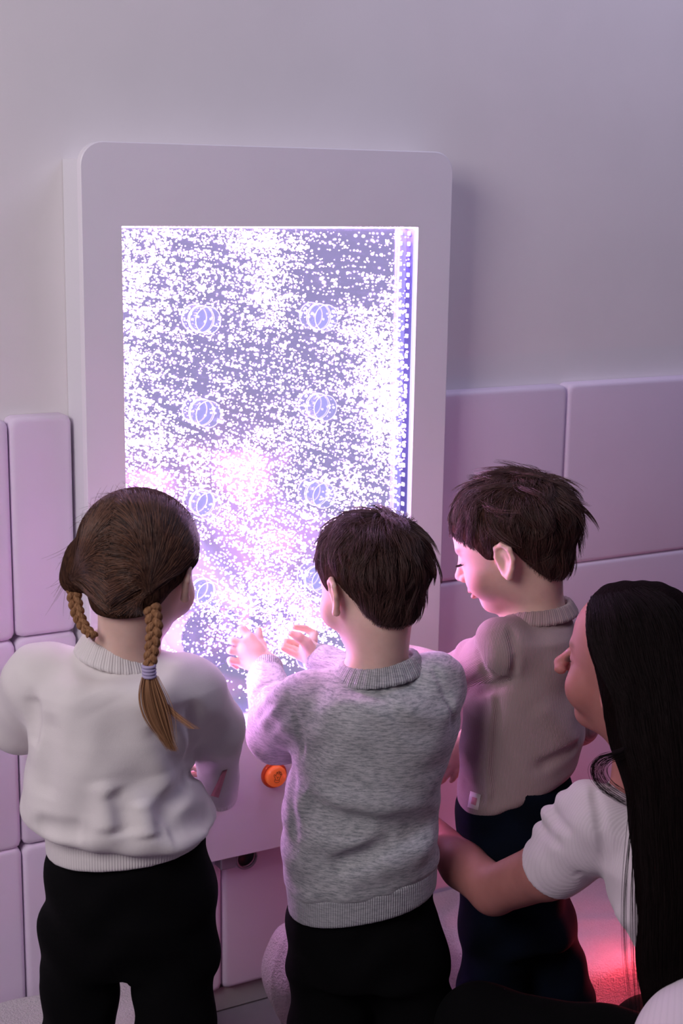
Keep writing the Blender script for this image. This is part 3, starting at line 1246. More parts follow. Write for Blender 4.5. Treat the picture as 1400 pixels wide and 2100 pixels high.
def tones(head, V, base, extra=None):
    """skin colour per vertex: lips, cheeks, brows and eyes differ from the rest"""
    n = len(V)
    C = np.tile(np.array(base, float), (n, 1))
    L = head.loc(V)

    def mix(mask, col):
        m = np.clip(mask, 0, 1)[:, None]
        C[:] = C * (1 - m) + np.array(col) * m
    lip = np.exp(-((L[:, 0] / 0.075) ** 4) - ((L[:, 2] - 0.195) / 0.042) ** 4) * (L[:, 1] > 0.33)
    mix(lip * 0.75, (base[0] * 0.92, base[1] * 0.48, base[2] * 0.48))
    for k in (-1, 1):
        chk = np.exp(-((L[:, 0] - k * 0.2) / 0.12) ** 2 - ((L[:, 2] - 0.31) / 0.10) ** 2) * (L[:, 1] > 0.1)
        mix(chk * 0.35, (base[0], base[1] * 0.72, base[2] * 0.72))
        brow = np.exp(-((L[:, 0] - k * 0.15) / 0.085) ** 4 - ((L[:, 2] - 0.575) / 0.016) ** 4) * (L[:, 1] > 0.25)
        mix(brow * 0.6, (0.18, 0.09, 0.06))
    C4 = np.concatenate([C, np.ones((n, 1))], 1)
    return C4


def set_tone(o, C4):
    a = o.data.color_attributes.new('tone', 'FLOAT_COLOR', 'POINT')
    a.data.foreach_set('color', C4.astype(np.float32).ravel())


def set_rib(o, ph):
    a = o.data.attributes.new('rib', 'FLOAT', 'POINT')
    a.data.foreach_set('value', np.asarray(ph, dtype=np.float32))


def ang_about(V, c, U, Vd):
    d = V - c
    return np.arctan2(d @ U, -(d @ Vd))


def strands(name, paths, rad, mat, parent):
    """hair curves: paths (n, k, 3) in world space"""
    paths = np.asarray(paths, float)
    n, k, _ = paths.shape
    loc = np.zeros(3)
    p = parent
    while p is not None:
        loc = loc + np.array(p.location)
        p = p.parent
    cu = bpy.data.hair_curves.new(name)
    cu.add_curves([k] * n)
    cu.position_data.foreach_set('vector', (paths - loc).astype(np.float32).ravel())
    r = cu.attributes.new('radius', 'FLOAT', 'POINT') if 'radius' not in cu.attributes else cu.attributes['radius']
    tt = np.linspace(0, 1, k)
    prof = np.tile(rad * (1 - 0.75 * tt ** 2), n)
    r.data.foreach_set('value', prof.astype(np.float32))
    cu.materials.append(mat)
    o = bpy.data.objects.new(name, cu)
    o['kind'] = 'stuff'
    return link(o, parent)


def short_hair(head, line, n, length, whorl, parent, mat, thick=0.05, rng=None, front=None, nclump=650, mess=0.25, drop=0.05, flare=0.25):
    """short straight hair combed away from the crown, in clumps, trimmed to the hairline"""
    rng = rng or RNG
    A = np.array([0.370, 0.470, 0.375])
    C0 = np.array([0, -0.055, 0.63])
    wv = unit(whorl)
    K = 9

    C1, A1 = np.array([0, -0.18, 0.36]), np.array([0.265, 0.245, 0.31])
    o1 = (C0 - C1) / A1

    def base_r(cur):
        """skull and nape as one radial surface about the skull's centre"""
        v = cur * A / A1
        a, b = (v * v).sum(1), 2 * (v @ o1)
        c = o1 @ o1 - 1
        t = (-b + np.sqrt(np.maximum(b * b - 4 * a * c, 0))) / (2 * a)
        k = 0.08
        hh = np.clip(0.5 + 0.5 * (t - 1) / k, 0, 1)
        return 1 + (t - 1) * hh + k * hh * (1 - hh)

    def roots(m):
        out = np.zeros((0, 3))
        while len(out) < m:
            d = rng.normal(size=(m * 2, 3))
            d /= np.linalg.norm(d, axis=1)[:, None]
            ex = d[d[:, 2] < -0.25]
            d = np.concatenate([d, ex + rng.normal(size=ex.shape) * 0.03])
            d /= np.linalg.norm(d, axis=1)[:, None]
            rng.shuffle(d)
            L = C0 + d * A * base_r(d)[:, None]
            ok = L[:, 2] > head.hairline(L, line)
            out = np.concatenate([out, d[ok]])
        k = m // 25
        e = wv + rng.normal(size=(k, 3)) * 0.14
        out[:k] = e / np.linalg.norm(e, axis=1)[:, None]
        return out[:m]

    def grow(d, ln, nz, lift, spk):
        m = len(d)
        pts = np.zeros((m, K, 3))
        cur = d.copy()
        r = np.zeros(m)
        for i in range(K):
            pts[:, i] = C0 + cur * A * (base_r(cur) + r)[:, None]
            aw = -(wv[None] - cur * (cur @ wv)[:, None])
            aw /= np.linalg.norm(aw, axis=1)[:, None] + 1e-6
            sw = np.cross(cur, aw)
            g = np.array([0, 0.10, -1.0])
            grav = g - cur * (cur @ g)[:, None]
            side = np.clip(0.75 - cur[:, 2], 0, 1)[:, None]
            t = aw * (1 - 0.7 * side) + 0.35 * sw * (1 - side) + grav * (0.20 + 1.1 * side) + nz * mess
            t = t + nz * np.clip(8 * ((cur @ wv) - 0.90), 0, 0.8)[:, None]
            t -= cur * (t * cur).sum(1)[:, None]
            t /= np.linalg.norm(t, axis=1)[:, None] + 1e-6
            cur = cur + t * (ln / K / 0.40)[:, None]
            cur /= np.linalg.norm(cur, axis=1)[:, None]
            f = (i + 1) / K
            Lc = C0 + cur * A * base_r(cur)[:, None]
            fade = np.clip((Lc[:, 2] - head.hairline(Lc, line) + 0.06) / 0.45, 0.10, 1.0)
            r = (thick / 0.40) * (fade * (1 - np.exp(-3.0 * f)) * np.minimum(lift, 1.25) + flare * f ** 2 * spk * np.sqrt(fade))
        return pts
    gd = roots(nclump)
    lift = rng.uniform(0.6, 1.5, nclump)
    gl = length * rng.uniform(0.75, 1.2, nclump)
    if front is not None:
        gl = gl * front(gd)
    spk = np.where(rng.uniform(size=nclump) < 0.35, rng.uniform(0.4, 1.6, nclump), 0.0)
    gp = grow(gd, gl, rng.normal(size=(nclump, 3)), lift, spk)
    d = roots(n)
    near = np.zeros(n, int)
    for i in range(0, n, 2000):
        near[i:i + 2000] = np.argmax(d[i:i + 2000] @ gd.T, axis=1)
    p = grow(d, gl[near] * rng.uniform(0.8, 1.12, n), rng.normal(size=(n, 3)) * 0.5, lift[near] * rng.uniform(0.8, 1.12, n), spk[near])
    w = (np.linspace(0, 1, K) ** 1.2 * 0.80)[None, :, None]
    p = p * (1 - w) + gp[near] * w
    # trim to the hairline
    n = len(p)
    q = p.reshape(-1, 3)
    marg = np.interp(q[:, 1], [-0.6, -0.2, 0.0, 0.10, 0.25], [0.035, 0.02, 0.0, 0.01, drop])
    bad = (q[:, 2] < head.hairline(q, line) - marg).reshape(n, K)
    bad[:, 0] = False
    first = np.where(bad.any(1), bad.argmax(1), K) - 1
    first = np.maximum(first * rng.uniform(0.70, 1.0, n), 0.6)
    u = np.linspace(0, 1, K)[None] * np.minimum(first, K - 1)[:, None]
    i0 = np.clip(np.floor(u).astype(int), 0, K - 2)
    fr = (u - i0)[..., None]
    ii = np.arange(n)[:, None]
    p = p[ii, i0] * (1 - fr) + p[ii, i0 + 1] * fr
    p = head.o + (p.reshape(-1, 3) * head.s) @ head.R.T
    return strands('hair_strands', p.reshape(n, K, 3), 0.00034, mat, parent)


def hair_cap(head, line, thick, parent, mat, h=0.0035, soft=0.02, extra=None):
    S = SDF()
    S.u(head.el((0, -0.055, 0.63), (0.370 + thick, 0.470 + thick, 0.375 + thick)), 0)
    S.u(head.el((0, -0.18, 0.35), (0.26 + thick * 0.2, 0.24 + thick * 0.3, 0.30)), 0.05 * head.s)
    if extra:
        extra(S)

    def below(P):
        L = head.loc(P)
        return (head.hairline(L, line) - L[:, 2]) * head.s * 0.8
    S.cut(below, soft * head.s)
    c, R = head.w(0, 0, 0.55), head.s * 0.78
    V, Q = S.mesh(c - R, c + R, h)
    return obj('hair', V, Q, mat, parent), S


def row_secs(rows, h, b, yaw_b=None):
    """rows of (y_px, x_left, x_right[, depth half, h]) -> loft sections seen from the camera"""
    out = []
    for r in rows:
        y, x0, x1 = r[:3]
        bb = r[3] if len(r) > 3 else b
        hh = r[4] if len(r) > 4 else h
        L, Rr = PH(x0, y, hh), PH(x1, y, hh)
        c = (L + Rr) / 2
        out.append((c[2], c[0], c[1], np.linalg.norm(Rr - L) / 2, bb))
    return out


def px_r(r, p):
    return r * MPX(p)


def ring_band(pts, r, flat=1.0, k=0.004, up=None, gap=0.0):
    """a soft band along a closed line"""
    S = SDF()
    pts = [np.asarray(p, float) for p in pts]
    n = len(pts)
    for i in range(n):
        S.u(rcone(pts[i], pts[(i + 1) % n], r, r), k)
        if up is not None:
            S.u(rcone(pts[i] + up, pts[(i + 1) % n] + up, r * 0.85, r * 0.85), k)
            S.u(rcone(pts[i] + up * 0.5, pts[(i + 1) % n] + up * 0.5, r * 0.95, r * 0.95), k)
    return S


def bounds(S_pts, pad):
    A = np.array(S_pts)
    return A.min(0) - pad, A.max(0) + pad


def ellipse_pts(c, U, Vd, a, b, n=28, tilt=None):
    out = []
    for k in range(n):
        w = 2 * math.pi * k / n
        p = np.asarray(c) + U * a * math.cos(w) + Vd * b * math.sin(w)
        if tilt is not None:
            p = p + np.array([0, 0, 1.0]) * tilt(math.cos(w), math.sin(w))
        out.append(p)
    return out


def garment(name, S, lo, hi, h, mat, parent, rib=None):
    V, Q = S.mesh(lo, hi, h)
    o = obj(name, V, Q, mat, parent)
    if rib is not None:
        set_rib(o, rib(V))
    return o


# ---------------------------------------------------------------- people
SKIN = (0.80, 0.55, 0.46)
FOLD = 1.5
Zu = np.array([0, 0, 1.0])


def person(c, label):
    o = empty('person', (float(c[0]), float(c[1]), 0.0))
    return tag(o, label, 'person')


def legs(S, hips, knees, r, mat_r=1.0, foot=None):
    for hp, kn in zip(hips, knees):
        an = np.array([kn[0] * 0.9 + hp[0] * 0.1, kn[1] * 0.9 + hp[1] * 0.1, 0.07])
        S.chain([hp, kn, an], [r[0], r[1], r[2]], 0.02)
        if foot is not None:
            f = unit(foot)
            S.u(ell(an + f * 0.04 + np.array([0, 0, -0.042]), np.array([0.034, 0.085, 0.028]),
                    np.stack([np.cross(f, Zu), f, Zu], 1)), 0.02)


def plane_g(p0, slope, up=False):
    """region above (or below) a plane z = z0 + slope * u, u to the right of the camera"""
    n = unit(SIDE * slope - Zu)
    if up:
        n = -n
    return lambda P: (P - p0) @ n


def body_mesh(S, head, lo, hi, h, parent, base):
    V, Q = S.mesh(lo, hi, h)
    o = obj('body', V, Q, M['skin'], parent)
    set_tone(o, tones(head, V, base))
    return o


def collar(name, c, a, b, r, mat, parent, tilt, wide, nrib):
    """flat ribbed band round the neck: an upper inner edge and a lower outer one"""
    S = SDF()
    rings = [ellipse_pts(np.asarray(c) + Zu * wide * (0.45 - t * 0.95), SIDE, HEAD, a + wide * 0.62 * t, b + wide * 0.62 * t, 30, tilt) for t in (0, 0.25, 0.5, 0.75, 1.0)]
    for pts in rings:
        for i in range(30):
            S.u(rcone(pts[i], pts[(i + 1) % 30], r, r), 0.004)
    lo, hi = bounds(rings[0] + rings[4], r + 0.02)
    return garment(name, S, lo, hi, 0.0025, mat, parent, lambda V: ang_about(V, np.asarray(c), SIDE, HEAD) * nrib)


def cuff(name, a, b, ra, rb, mat, parent, nrib):
    """ribbed band round a wrist, open at both ends"""
    a, b = np.asarray(a, float), np.asarray(b, float)
    ax = unit(b - a)
    S = SDF().u(rcone(a, b, ra, rb), 0)
    S.cut(lambda P: np.maximum((a - P) @ ax, (P - b) @ ax), 0.003)
    lo, hi = bounds([a, b], max(ra, rb) + 0.02)
    p = unit(np.cross(ax, Zu + 0.01))
    q2 = np.cross(ax, p)
    return garment(name, S, lo, hi, 0.0025, mat, parent,
                   lambda V: np.arctan2((V - a) @ p, (V - a) @ q2) * nrib)


def patch(name, S, px, mat, parent, off=0.0012):
    """a thin piece lying on a garment; px is a grid of rows of pixels"""
    V, Fc = [], []
    nr, nc = len(px), len(px[0])
    for row in px:
        for x, y in row:
            p = S.trace(x, y)
            d = unit(p - CAM)
            V.append(p - d * off)
    n = nr * nc
    V += [v + unit(v - CAM) * off * 0.8 for v in V]
    for i in range(nr - 1):
        for j in range(nc - 1):
            a = i * nc + j
            Fc.append((a, a + nc, a + nc + 1, a + 1))
            Fc.append((n + a, n + a + 1, n + a + nc + 1, n + a + nc))
    rim = [j for j in range(nc)] + [i * nc + nc - 1 for i in range(1, nr)] + [(nr - 1) * nc + j for j in range(nc - 2, -1, -1)] + [i * nc for i in range(nr - 2, 0, -1)]
    for i in range(len(rim)):
        a, b2 = rim[i], rim[(i + 1) % len(rim)]
        Fc.append((a, b2, n + b2, n + a))
    return obj(name, V, Fc, mat, parent, True)


def grid_px(p00, p01, p10, p11, nr=5, nc=4):
    g = []
    for i in range(nr):
        u = i / (nr - 1)
        row = []
        for j in range(nc):
            v = j / (nc - 1)
            row.append(tuple((1 - u) * ((1 - v) * np.array(p00) + v * np.array(p01)) + u * ((1 - v) * np.array(p10) + v * np.array(p11))))
        g.append(row)
    return g


# ================================================================ boy in the grey sweatshirt
def grey_boy():
    h = 2.22
    root = person(PH(745, 1700, h), 'boy in heather grey sweatshirt and black trousers holding up both hands at the glowing tank')
    hd = Head(PH(757, 1190, h), 0.200, -8, 14)
    S = SDF()
    hd.build(S)
    sl, el_, wl = PH(618, 1450, 2.21), PH(574, 1497, 2.36), PY(546, 1366, -0.140)
    sr, er, wr = PH(893, 1402, 2.25), PH(805, 1452, 2.42), PY(650, 1350, -0.145)
    neck = PH(772, 1380, h)
    S.u(rcone(hd.w(0, -0.10, 0.18), neck, 0.044, 0.047), 0.03)
    S.u(rcone(neck - Zu * 0.02, (sl + sr) / 2 - Zu * 0.03, 0.050, 0.060), 0.03)
    S.u(rcone(sl, sr, 0.036, 0.036), 0.03)
    S.u(rcone((sl + sr) / 2 - Zu * 0.04, PH(742, 1790, h), 0.085, 0.085), 0.03)
    S.chain([sl, el_, wl], [0.036, 0.030, 0.022], 0.01)
    S.chain([sr, er, wr], [0.036, 0.030, 0.022], 0.01)
    # left hand: its back to the camera, fingers curled to the left, thumb up
    k7 = lambda p: px_r(7.6, p)
    kn = {'i': PY(512, 1307, -0.112), 'm': PY(499, 1320, -0.114), 'r': PY(495, 1338, -0.116), 'p': PY(498, 1360, -0.118)}
    palm = PY(522, 1338, -0.122)
    for k in kn.values():
        S.u(rcone(wl, k, 0.020, 0.0095), 0.008)
    S.u(rcone(palm, PY(508, 1334, -0.116), 0.0165, 0.0145), 0.010)
    fing = {'i': [(512, 1307, -0.112), (494, 1291, -0.098), (500, 1290, -0.080), (508, 1296, -0.072)],
            'm': [(499, 1320, -0.114), (476, 1314, -0.104), (474, 1313, -0.082), (482, 1316, -0.070)],
            'r': [(495, 1338, -0.116), (473, 1334, -0.108), (471, 1334, -0.086), (479, 1337, -0.074)],
            'p': [(498, 1360, -0.118), (472, 1354, -0.112), (473, 1359, -0.094), (486, 1368, -0.090)]}
    for nm, pts in fing.items():
        P3 = [PY(*t) for t in pts]
        f = 0.88 if nm == 'p' else 1.0
        S.chain(P3, [0.0076 * f, 0.0070 * f, 0.0064 * f, 0.0054 * f], 0.0022)
    S.chain([PY(538, 1345, -0.128), PY(536, 1325, -0.112), PY(530, 1306, -0.098), PY(531, 1292, -0.090)],
            [0.0120, 0.0090, 0.0072, 0.0058], 0.006)
    # right hand: palm turned to the left, thumb nearest
    rp = PY(632, 1330, -0.130)
    S.u(rcone(wr, rp, 0.021, 0.0175), 0.01)
    rf = {'i': [(640, 1316, -0.118), (644, 1300, -0.100), (625, 1289, -0.092), (604, 1286, -0.090)],
          'm': [(630, 1326, -0.112), (625, 1326, -0.100), (605, 1319, -0.092), (586, 1314, -0.090)],
          'r': [(624, 1340, -0.122), (618, 1338, -0.112), (600, 1331, -0.102), (582, 1324, -0.098)],
          'p': [(626, 1350, -0.130), (614, 1347, -0.122), (597, 1338, -0.114), (580, 1330, -0.110)]}
    for nm, pts in rf.items():
        P3 = [PY(*t) for t in pts]
        f = 0.88 if nm == 'p' else 1.0
        S.chain(P3, [0.0100, 0.0074 * f, 0.0066 * f, 0.0054 * f], 0.0022)
    S.chain([PY(640, 1338, -0.146), PY(628, 1318, -0.146), PY(612, 1306, -0.142), PY(597, 1299, -0.138)],
            [0.0130, 0.0095, 0.0080, 0.0062], 0.006)
    hipl, hipr = PH(678, 1885, h), PH(815, 1880, h)
    knl, knr = hipl * [1, 1, 0] + Zu * 0.26, hipr * [1, 1, 0] + Zu * 0.26 + SIDE * 0.035
    legs(S, [hipl, hipr], [knl, knr], (0.042, 0.030, 0.022), foot=(0, 1, 0))
    lo = np.array([min(root.location.x - 0.30, 0.9), root.location.y - 0.25, -0.01])
    hi = np.array([root.location.x + 0.30, -0.05, hd.w(0, 0, 1.0)[2] + 0.03])
    body_mesh(S, hd, lo, hi, 0.0026, root, SKIN)

    # sweatshirt
    W = SDF()
    rows = [(1395, 640, 920), (1430, 606, 938), (1470, 602, 942), (1520, 604, 930), (1570, 596, 910), (1620, 584, 903), (1680, 577, 897),
            (1740, 577, 900), (1800, 582, 897), (1850, 588, 890), (1900, 590, 888), (1950, 590, 888)]
    secs = row_secs(rows, h, 0.108)
    p_hem, p_band = PH(740, 1835, h), PH(740, 1793, h)
    W.u(loft(secs, SIDE, HEAD, n=2.3, rnd=0.03, zbot=secs[-1][0] - 0.1), 0)
    W.cut(plane_g(p_band, 0.20), 0.020)
    W.u(rcone(PH(640, 1440, h), PH(880, 1406, h), 0.044, 0.050), 0.035)
    W.u(rcone(neck - Zu * 0.022, neck - Zu * 0.06, 0.052, 0.075), 0.03)
    W.chain([sl, el_, PY(548, 1392, -0.165)], [0.052, 0.0535, 0.035], 0.02)
    W.chain([PH(893, 1400, 2.24), er, PY(672, 1362, -0.172)], [0.047, 0.046, 0.034], 0.02)
    # hollow for the neck
    W.s(rcone(neck - Zu * 0.03, neck + Zu * 0.05, 0.047, 0.053), 0.006)
    base = SDF()
    base.ops = list(W.ops)
    creases = [([(622, 1630), (650, 1660), (697, 1684), (769, 1699), (830, 1696), (890, 1682)], 0.015, 0.019),
               ([(674, 1780), (742, 1753), (814, 1716), (872, 1704)], 0.013, 0.016),
               ([(650, 1730), (730, 1728), (800, 1706)], -0.008, 0.020),
               ([(600, 1575), (597, 1650), (606, 1730)], 0.003, 0.012),
               ([(690, 1810), (790, 1778), (880, 1735)], -0.007, 0.020),
               ([(640, 1620), (720, 1655), (830, 1655)], -0.006, 0.022),
               ([(524, 1424), (534, 1406), (552, 1398), (577, 1396)], 0.007, 0.007),
               ([(524, 1476), (540, 1452), (560, 1443)], 0.006, 0.009),
               ([(545, 1500), (575, 1470), (592, 1440)], 0.005, 0.010),
               ([(590, 1420), (604, 1460), (616, 1505), (618, 1550)], 0.005, 0.005),
               ([(880, 1360), (905, 1400), (925, 1450), (930, 1500)], 0.003, 0.006)]
    for px, d, w in creases:
        pts = [base.trace(x, y) for x, y in px]
        W.crease([p for p in pts if p is not None], d * FOLD, w)
    W.disp(lambda P: 0.0022 * np.sin(P[:, 2] * 95 + 3 * np.sin(P @ SIDE * 30)) * np.sin(P @ SIDE * 41 + P[:, 2] * 23))
    lo = np.array([root.location.x - 0.30, root.location.y - 0.22, p_hem[2] - 0.1])
    hi = np.array([root.location.x + 0.28, -0.10, neck[2] + 0.06])
    top = garment('sweatshirt', W, lo, hi, 0.0033, M['grey_heather'], root)
    B = SDF()
    bs = [(z, x, y, a * 0.985, b * 0.985) for z, x, y, a, b in secs]
    B.u(loft(bs, SIDE, HEAD, n=2.3, rnd=0.01, zbot=secs[-1][0] - 0.1), 0)
    B.cut(plane_g(p_hem, 0.20), 0.006)
    B.cut(plane_g(p_band + Zu * 0.012, 0.20, True), 0.004)
    cc = PH(740, 1830, h)
    garment('waistband', B, cc - [0.22, 0.22, 0.09], cc + [0.22, 0.22, 0.11], 0.003, M['grey_rib'], top,
            lambda V: ang_about(V, cc, SIDE, HEAD) * 190)
    collar('collar', PH(778, 1366, h - 0.004), 0.056, 0.050, 0.0042, M['grey_rib'], top, lambda c, s: 0.010 * c, 0.021, 110)
    cuff('cuff', PY(548, 1399, -0.172), PY(547, 1363, -0.138), 0.0300, 0.0285, M['grey_rib'], top, 50)
    cuff('cuff', PY(680, 1364, -0.180), PY(650, 1348, -0.142), 0.0300, 0.0275, M['grey_rib'], top, 50)

    # trousers
    T = SDF()
    rows = [(1780, 598, 884), (1850, 594, 888), (1920, 590, 902), (1990, 590, 915)]
    T.u(loft(row_secs(rows, h, 0.095), SIDE, HEAD, n=2.2, rnd=0.03), 0)
    T.chain([PH(678, 1900, h), PH(677, 2090, h), np.array([*PH(677, 2090, h)[:2], 0.06])], [0.064, 0.066, 0.060], 0.02)
    T.chain([PH(820, 1900, h), PH(856, 2090, h), np.array([*PH(858, 2090, h)[:2], 0.06])], [0.064, 0.066, 0.060], 0.02)
    T.disp(lambda P: 0.003 * np.sin(P[:, 2] * 60 + 2 * np.sin(P @ SIDE * 33)))
    cc = PH(742, 1900, h)
    garment('trousers', T, np.array([cc[0] - 0.24, cc[1] - 0.2, 0.0]), np.array([cc[0] + 0.24, cc[1] + 0.2, PH(742, 1770, h)[2] + 0.02]), 0.005,
            M['black_cloth'], root)

    cap, HS = hair_cap(hd, BOY_LINE, 0.026, root, M['cap_boy'])
    short_hair(hd, BOY_LINE, 12000, 0.30, (0.25, -0.50, 0.82), cap, M['hair_boy'], 0.070, np.random.default_rng(5), mess=0.5, flare=0.9)
    return root


# ================================================================ girl with braids
def braid_path(pts, n):
    pts = np.array(pts)
    seg = np.r_[0, np.cumsum(np.linalg.norm(np.diff(pts, axis=0), axis=1))]
    t = np.linspace(0, seg[-1], n)
    return np.stack([np.interp(t, seg, pts[:, k]) for k in range(3)], 1), seg[-1]


def braid(name, pts, w0, w1, mat, parent):
    """three strands woven over one another"""
    n = 90
    P, L = braid_path(pts, n)
    turns = L / 0.036
    first = None
    for q in range(3):
        ph0 = 2 * math.pi * q / 3
        V, rad = [], []
        for i in range(n):
            t = i / (n - 1)
            w = w0 + (w1 - w0) * t
            a = 2 * math.pi * turns * t + ph0
            V.append(P[i] + SIDE * w * 0.62 * math.sin(a) - HEAD * w * 0.34 * math.sin(2 * a) * 1.0)
            rad.append(w * 0.50)
        o = MB().tube(V, rad, 10).build(name if first is None else 'braid_strand', mat, parent if first is None else first, True)
        if first is None:
            first = o
    return first


def girl():
    h = 2.02
    root = person(PH(262, 1700, h), 'girl in white sweatshirt and black trousers with two fair braids, seen from behind')
    hd = Head(PH(288, 1158, h), 0.203, 50, 12)
    S = SDF()
    hd.build(S)
    sl, el_, wl = PH(88, 1396, 2.03), PH(48, 1466, 2.13), PH(120, 1470, 2.36)
    sr, er, wr = PH(398, 1428, 2.04), PH(438, 1492, 2.09), PH(453, 1628, 2.25)
    neck = PH(256, 1352, h)
    S.u(rcone(hd.w(0, -0.10, 0.18), neck, 0.040, 0.043), 0.03)
    S.u(rcone(neck - Zu * 0.02, (sl + sr) / 2 - Zu * 0.03, 0.050, 0.060), 0.03)
    S.u(rcone(sl, sr, 0.034, 0.034), 0.03)
    S.u(rcone((sl + sr) / 2 - Zu * 0.04, PH(262, 1740, h), 0.085, 0.085), 0.03)
    S.chain([sl, el_, wl], [0.034, 0.028, 0.020], 0.01)
    S.chain([sr, er, wr], [0.034, 0.028, 0.020], 0.01)
    hand(S, wl, (0.6, 0.8, 0.0), Zu, (1, 0, 0), 0.105, 0.3)
    hand(S, wr, (0.1, 0.95, 0.05), (1, 0, 0.3), Zu, 0.105, 0.5)
    hipl, hipr = PH(170, 1850, h), PH(355, 1850, h)
    legs(S, [hipl, hipr], [hipl * [1, 1, 0] + Zu * 0.27, hipr * [1, 1, 0] + Zu * 0.27], (0.042, 0.030, 0.022), foot=(0.3, 0.9, 0))
    lo = np.array([root.location.x - 0.26, root.location.y - 0.2, -0.01])
    hi = np.array([root.location.x + 0.40, root.location.y + 0.48, hd.w(0, 0, 1.0)[2] + 0.03])
    body_mesh(S, hd, lo, hi, 0.003, root, SKIN)

    W = SDF()
    rows = [(1360, 110, 400), (1400, 80, 425, 0.11), (1480, 62, 412, 0.115), (1540, 60, 396, 0.115), (1600, 54, 402, 0.12), (1650, 44, 428, 0.13),
            (1685, 42, 455, 0.135), (1715, 52, 458, 0.132), (1760, 90, 440, 0.12), (1850, 95, 440, 0.12)]
    secs = row_secs(rows, h, 0.105)
    p_band = PH(262, 1686, h)
    W.u(loft(secs, SIDE, HEAD, n=2.3, rnd=0.03, zbot=secs[-1][0] - 0.1), 0)
    W.cut(plane_g(p_band, -0.09), 0.035)
    W.u(rcone(PH(110, 1400, h), PH(385, 1418, h), 0.046, 0.046), 0.035)
    W.u(rcone(neck - Zu * 0.020, neck - Zu * 0.06, 0.050, 0.075), 0.03)
    W.chain([sl, el_, PH(110, 1476, 2.32)], [0.057, 0.054, 0.034], 0.02)
    W.chain([sr, er, PH(452, 1618, 2.22)], [0.051, 0.043, 0.029], 0.018)
    W.s(rcone(neck - Zu * 0.03, neck + Zu * 0.05, 0.044, 0.050), 0.006)
    base = SDF()
    base.ops = list(W.ops)
    for px, d, w in [([(66, 1430), (68, 1480), (62, 1530)], 0.010, 0.012),
                     ([(196, 1420), (230, 1490), (280, 1570), (300, 1640)], 0.006, 0.030),
                     ([(330, 1690), (352, 1650), (380, 1612), (392, 1590)], 0.012, 0.014),
                     ([(345, 1705), (385, 1690), (440, 1668)], 0.006, 0.016),
                     ([(232, 1620), (250, 1670), (262, 1715)], 0.007, 0.016),
                     ([(210, 1600), (222, 1660), (225, 1710)], -0.006, 0.018),
                     ([(290, 1640), (300, 1690), (305, 1720)], -0.006, 0.016),
                     ([(70, 1690), (120, 1702), (170, 1706)], 0.010, 0.012),
                     ([(100, 1460), (95, 1560), (90, 1640)], 0.005, 0.020),
                     ([(388, 1590), (410, 1580), (430, 1568)], 0.010, 0.008),
                     ([(392, 1450), (400, 1520), (392, 1580)], 0.006, 0.012),
                     ([(320, 1480), (360, 1540), (385, 1590)], 0.006, 0.020)]:
        pts = [base.trace(x, y) for x, y in px]
        W.crease([p for p in pts if p is not None], d * 2.0, w)
    W.disp(lambda P: 0.0020 * np.sin(P[:, 2] * 60 + 3 * np.sin(P @ SIDE * 26)) * np.sin(P @ SIDE * 37 + P[:, 2] * 19))
    lo = np.array([root.location.x - 0.28, root.location.y - 0.22, p_band[2] - 0.1])
    hi = np.array([root.location.x + 0.34, root.location.y + 0.40, neck[2] + 0.06])
    top = garment('sweatshirt', W, lo, hi, 0.0033, M['white_fleece'], root)
    B = SDF()
    wr_ = [(1660, 94, 430), (1690, 95, 425), (1740, 98, 420), (1790, 100, 415), (1840, 100, 415)]
    ws = row_secs(wr_, h, 0.108)
    B.u(loft(ws, SIDE, HEAD, n=2.2, rnd=0.01, zbot=ws[-1][0] - 0.1, ztop=PH(262, 1672, h)[2]), 0)
    B.cut(plane_g(PH(262, 1722, h), 0.10), 0.006)
    cc = PH(262, 1740, h)
    garment('waistband', B, cc - [0.22, 0.22, 0.08], cc + [0.22, 0.22, 0.09], 0.0033, M['white_rib'], top,
            lambda V: ang_about(V, cc, SIDE, HEAD) * 170)
    collar('collar', PH(246, 1334, h - 0.002), 0.047, 0.046, 0.0045, M['white_rib'], top, lambda c, s: -0.012 * c, 0.020, 100)
    cuff('cuff', PH(452, 1612, 2.215), PH(453, 1632, 2.255), 0.0290, 0.0270, M['white_rib'], top, 45)
    cuff('cuff', PH(108, 1476, 2.31), PH(118, 1471, 2.35), 0.030, 0.027, M['white_rib'], top, 45)
    patch('sleeve_print', W, grid_px((456, 1582), (466, 1578), (432, 1632), (448, 1636), 6, 3), M['pink_print'], top)

    T = SDF()
    rows = [(1690, 104, 420), (1735, 102, 425), (1790, 95, 438), (1850, 90, 444), (1900, 87, 443, 0.088), (1950, 85, 442, 0.070), (1990, 85, 442, 0.055)]
    T.u(loft(row_secs(rows, h, 0.098), SIDE, HEAD, n=2.2, rnd=0.03), 0)
    a, b2 = PH(166, 1900, h), PH(163, 2120, h)
    T.chain([a, b2, np.array([b2[0], b2[1], 0.06])], [0.058, 0.056, 0.058], 0.012)
    a, b2 = PH(356, 1900, h), PH(356, 2120, h)
    T.chain([a, b2, np.array([b2[0], b2[1], 0.06])], [0.062, 0.061, 0.060], 0.012)
    ca, cb = PH(264, 1978, h), PH(254, 2110, h)

    def between(P):
        z = P[:, 2]
        uc = np.interp(z, [cb[2], ca[2]], [cb @ SIDE, ca @ SIDE])
        w = np.clip((ca[2] - z) / (ca[2] - cb[2]), -0.5, 4) * 0.0095
        return np.where(z < ca[2], w - np.abs(P @ SIDE - uc), -0.01 - (z - ca[2]))
    T.cut(between, 0.012)
    T.disp(lambda P: 0.003 * np.sin(P[:, 2] * 60 + 2 * np.sin(P @ SIDE * 33)))
    cc = PH(262, 1900, h)
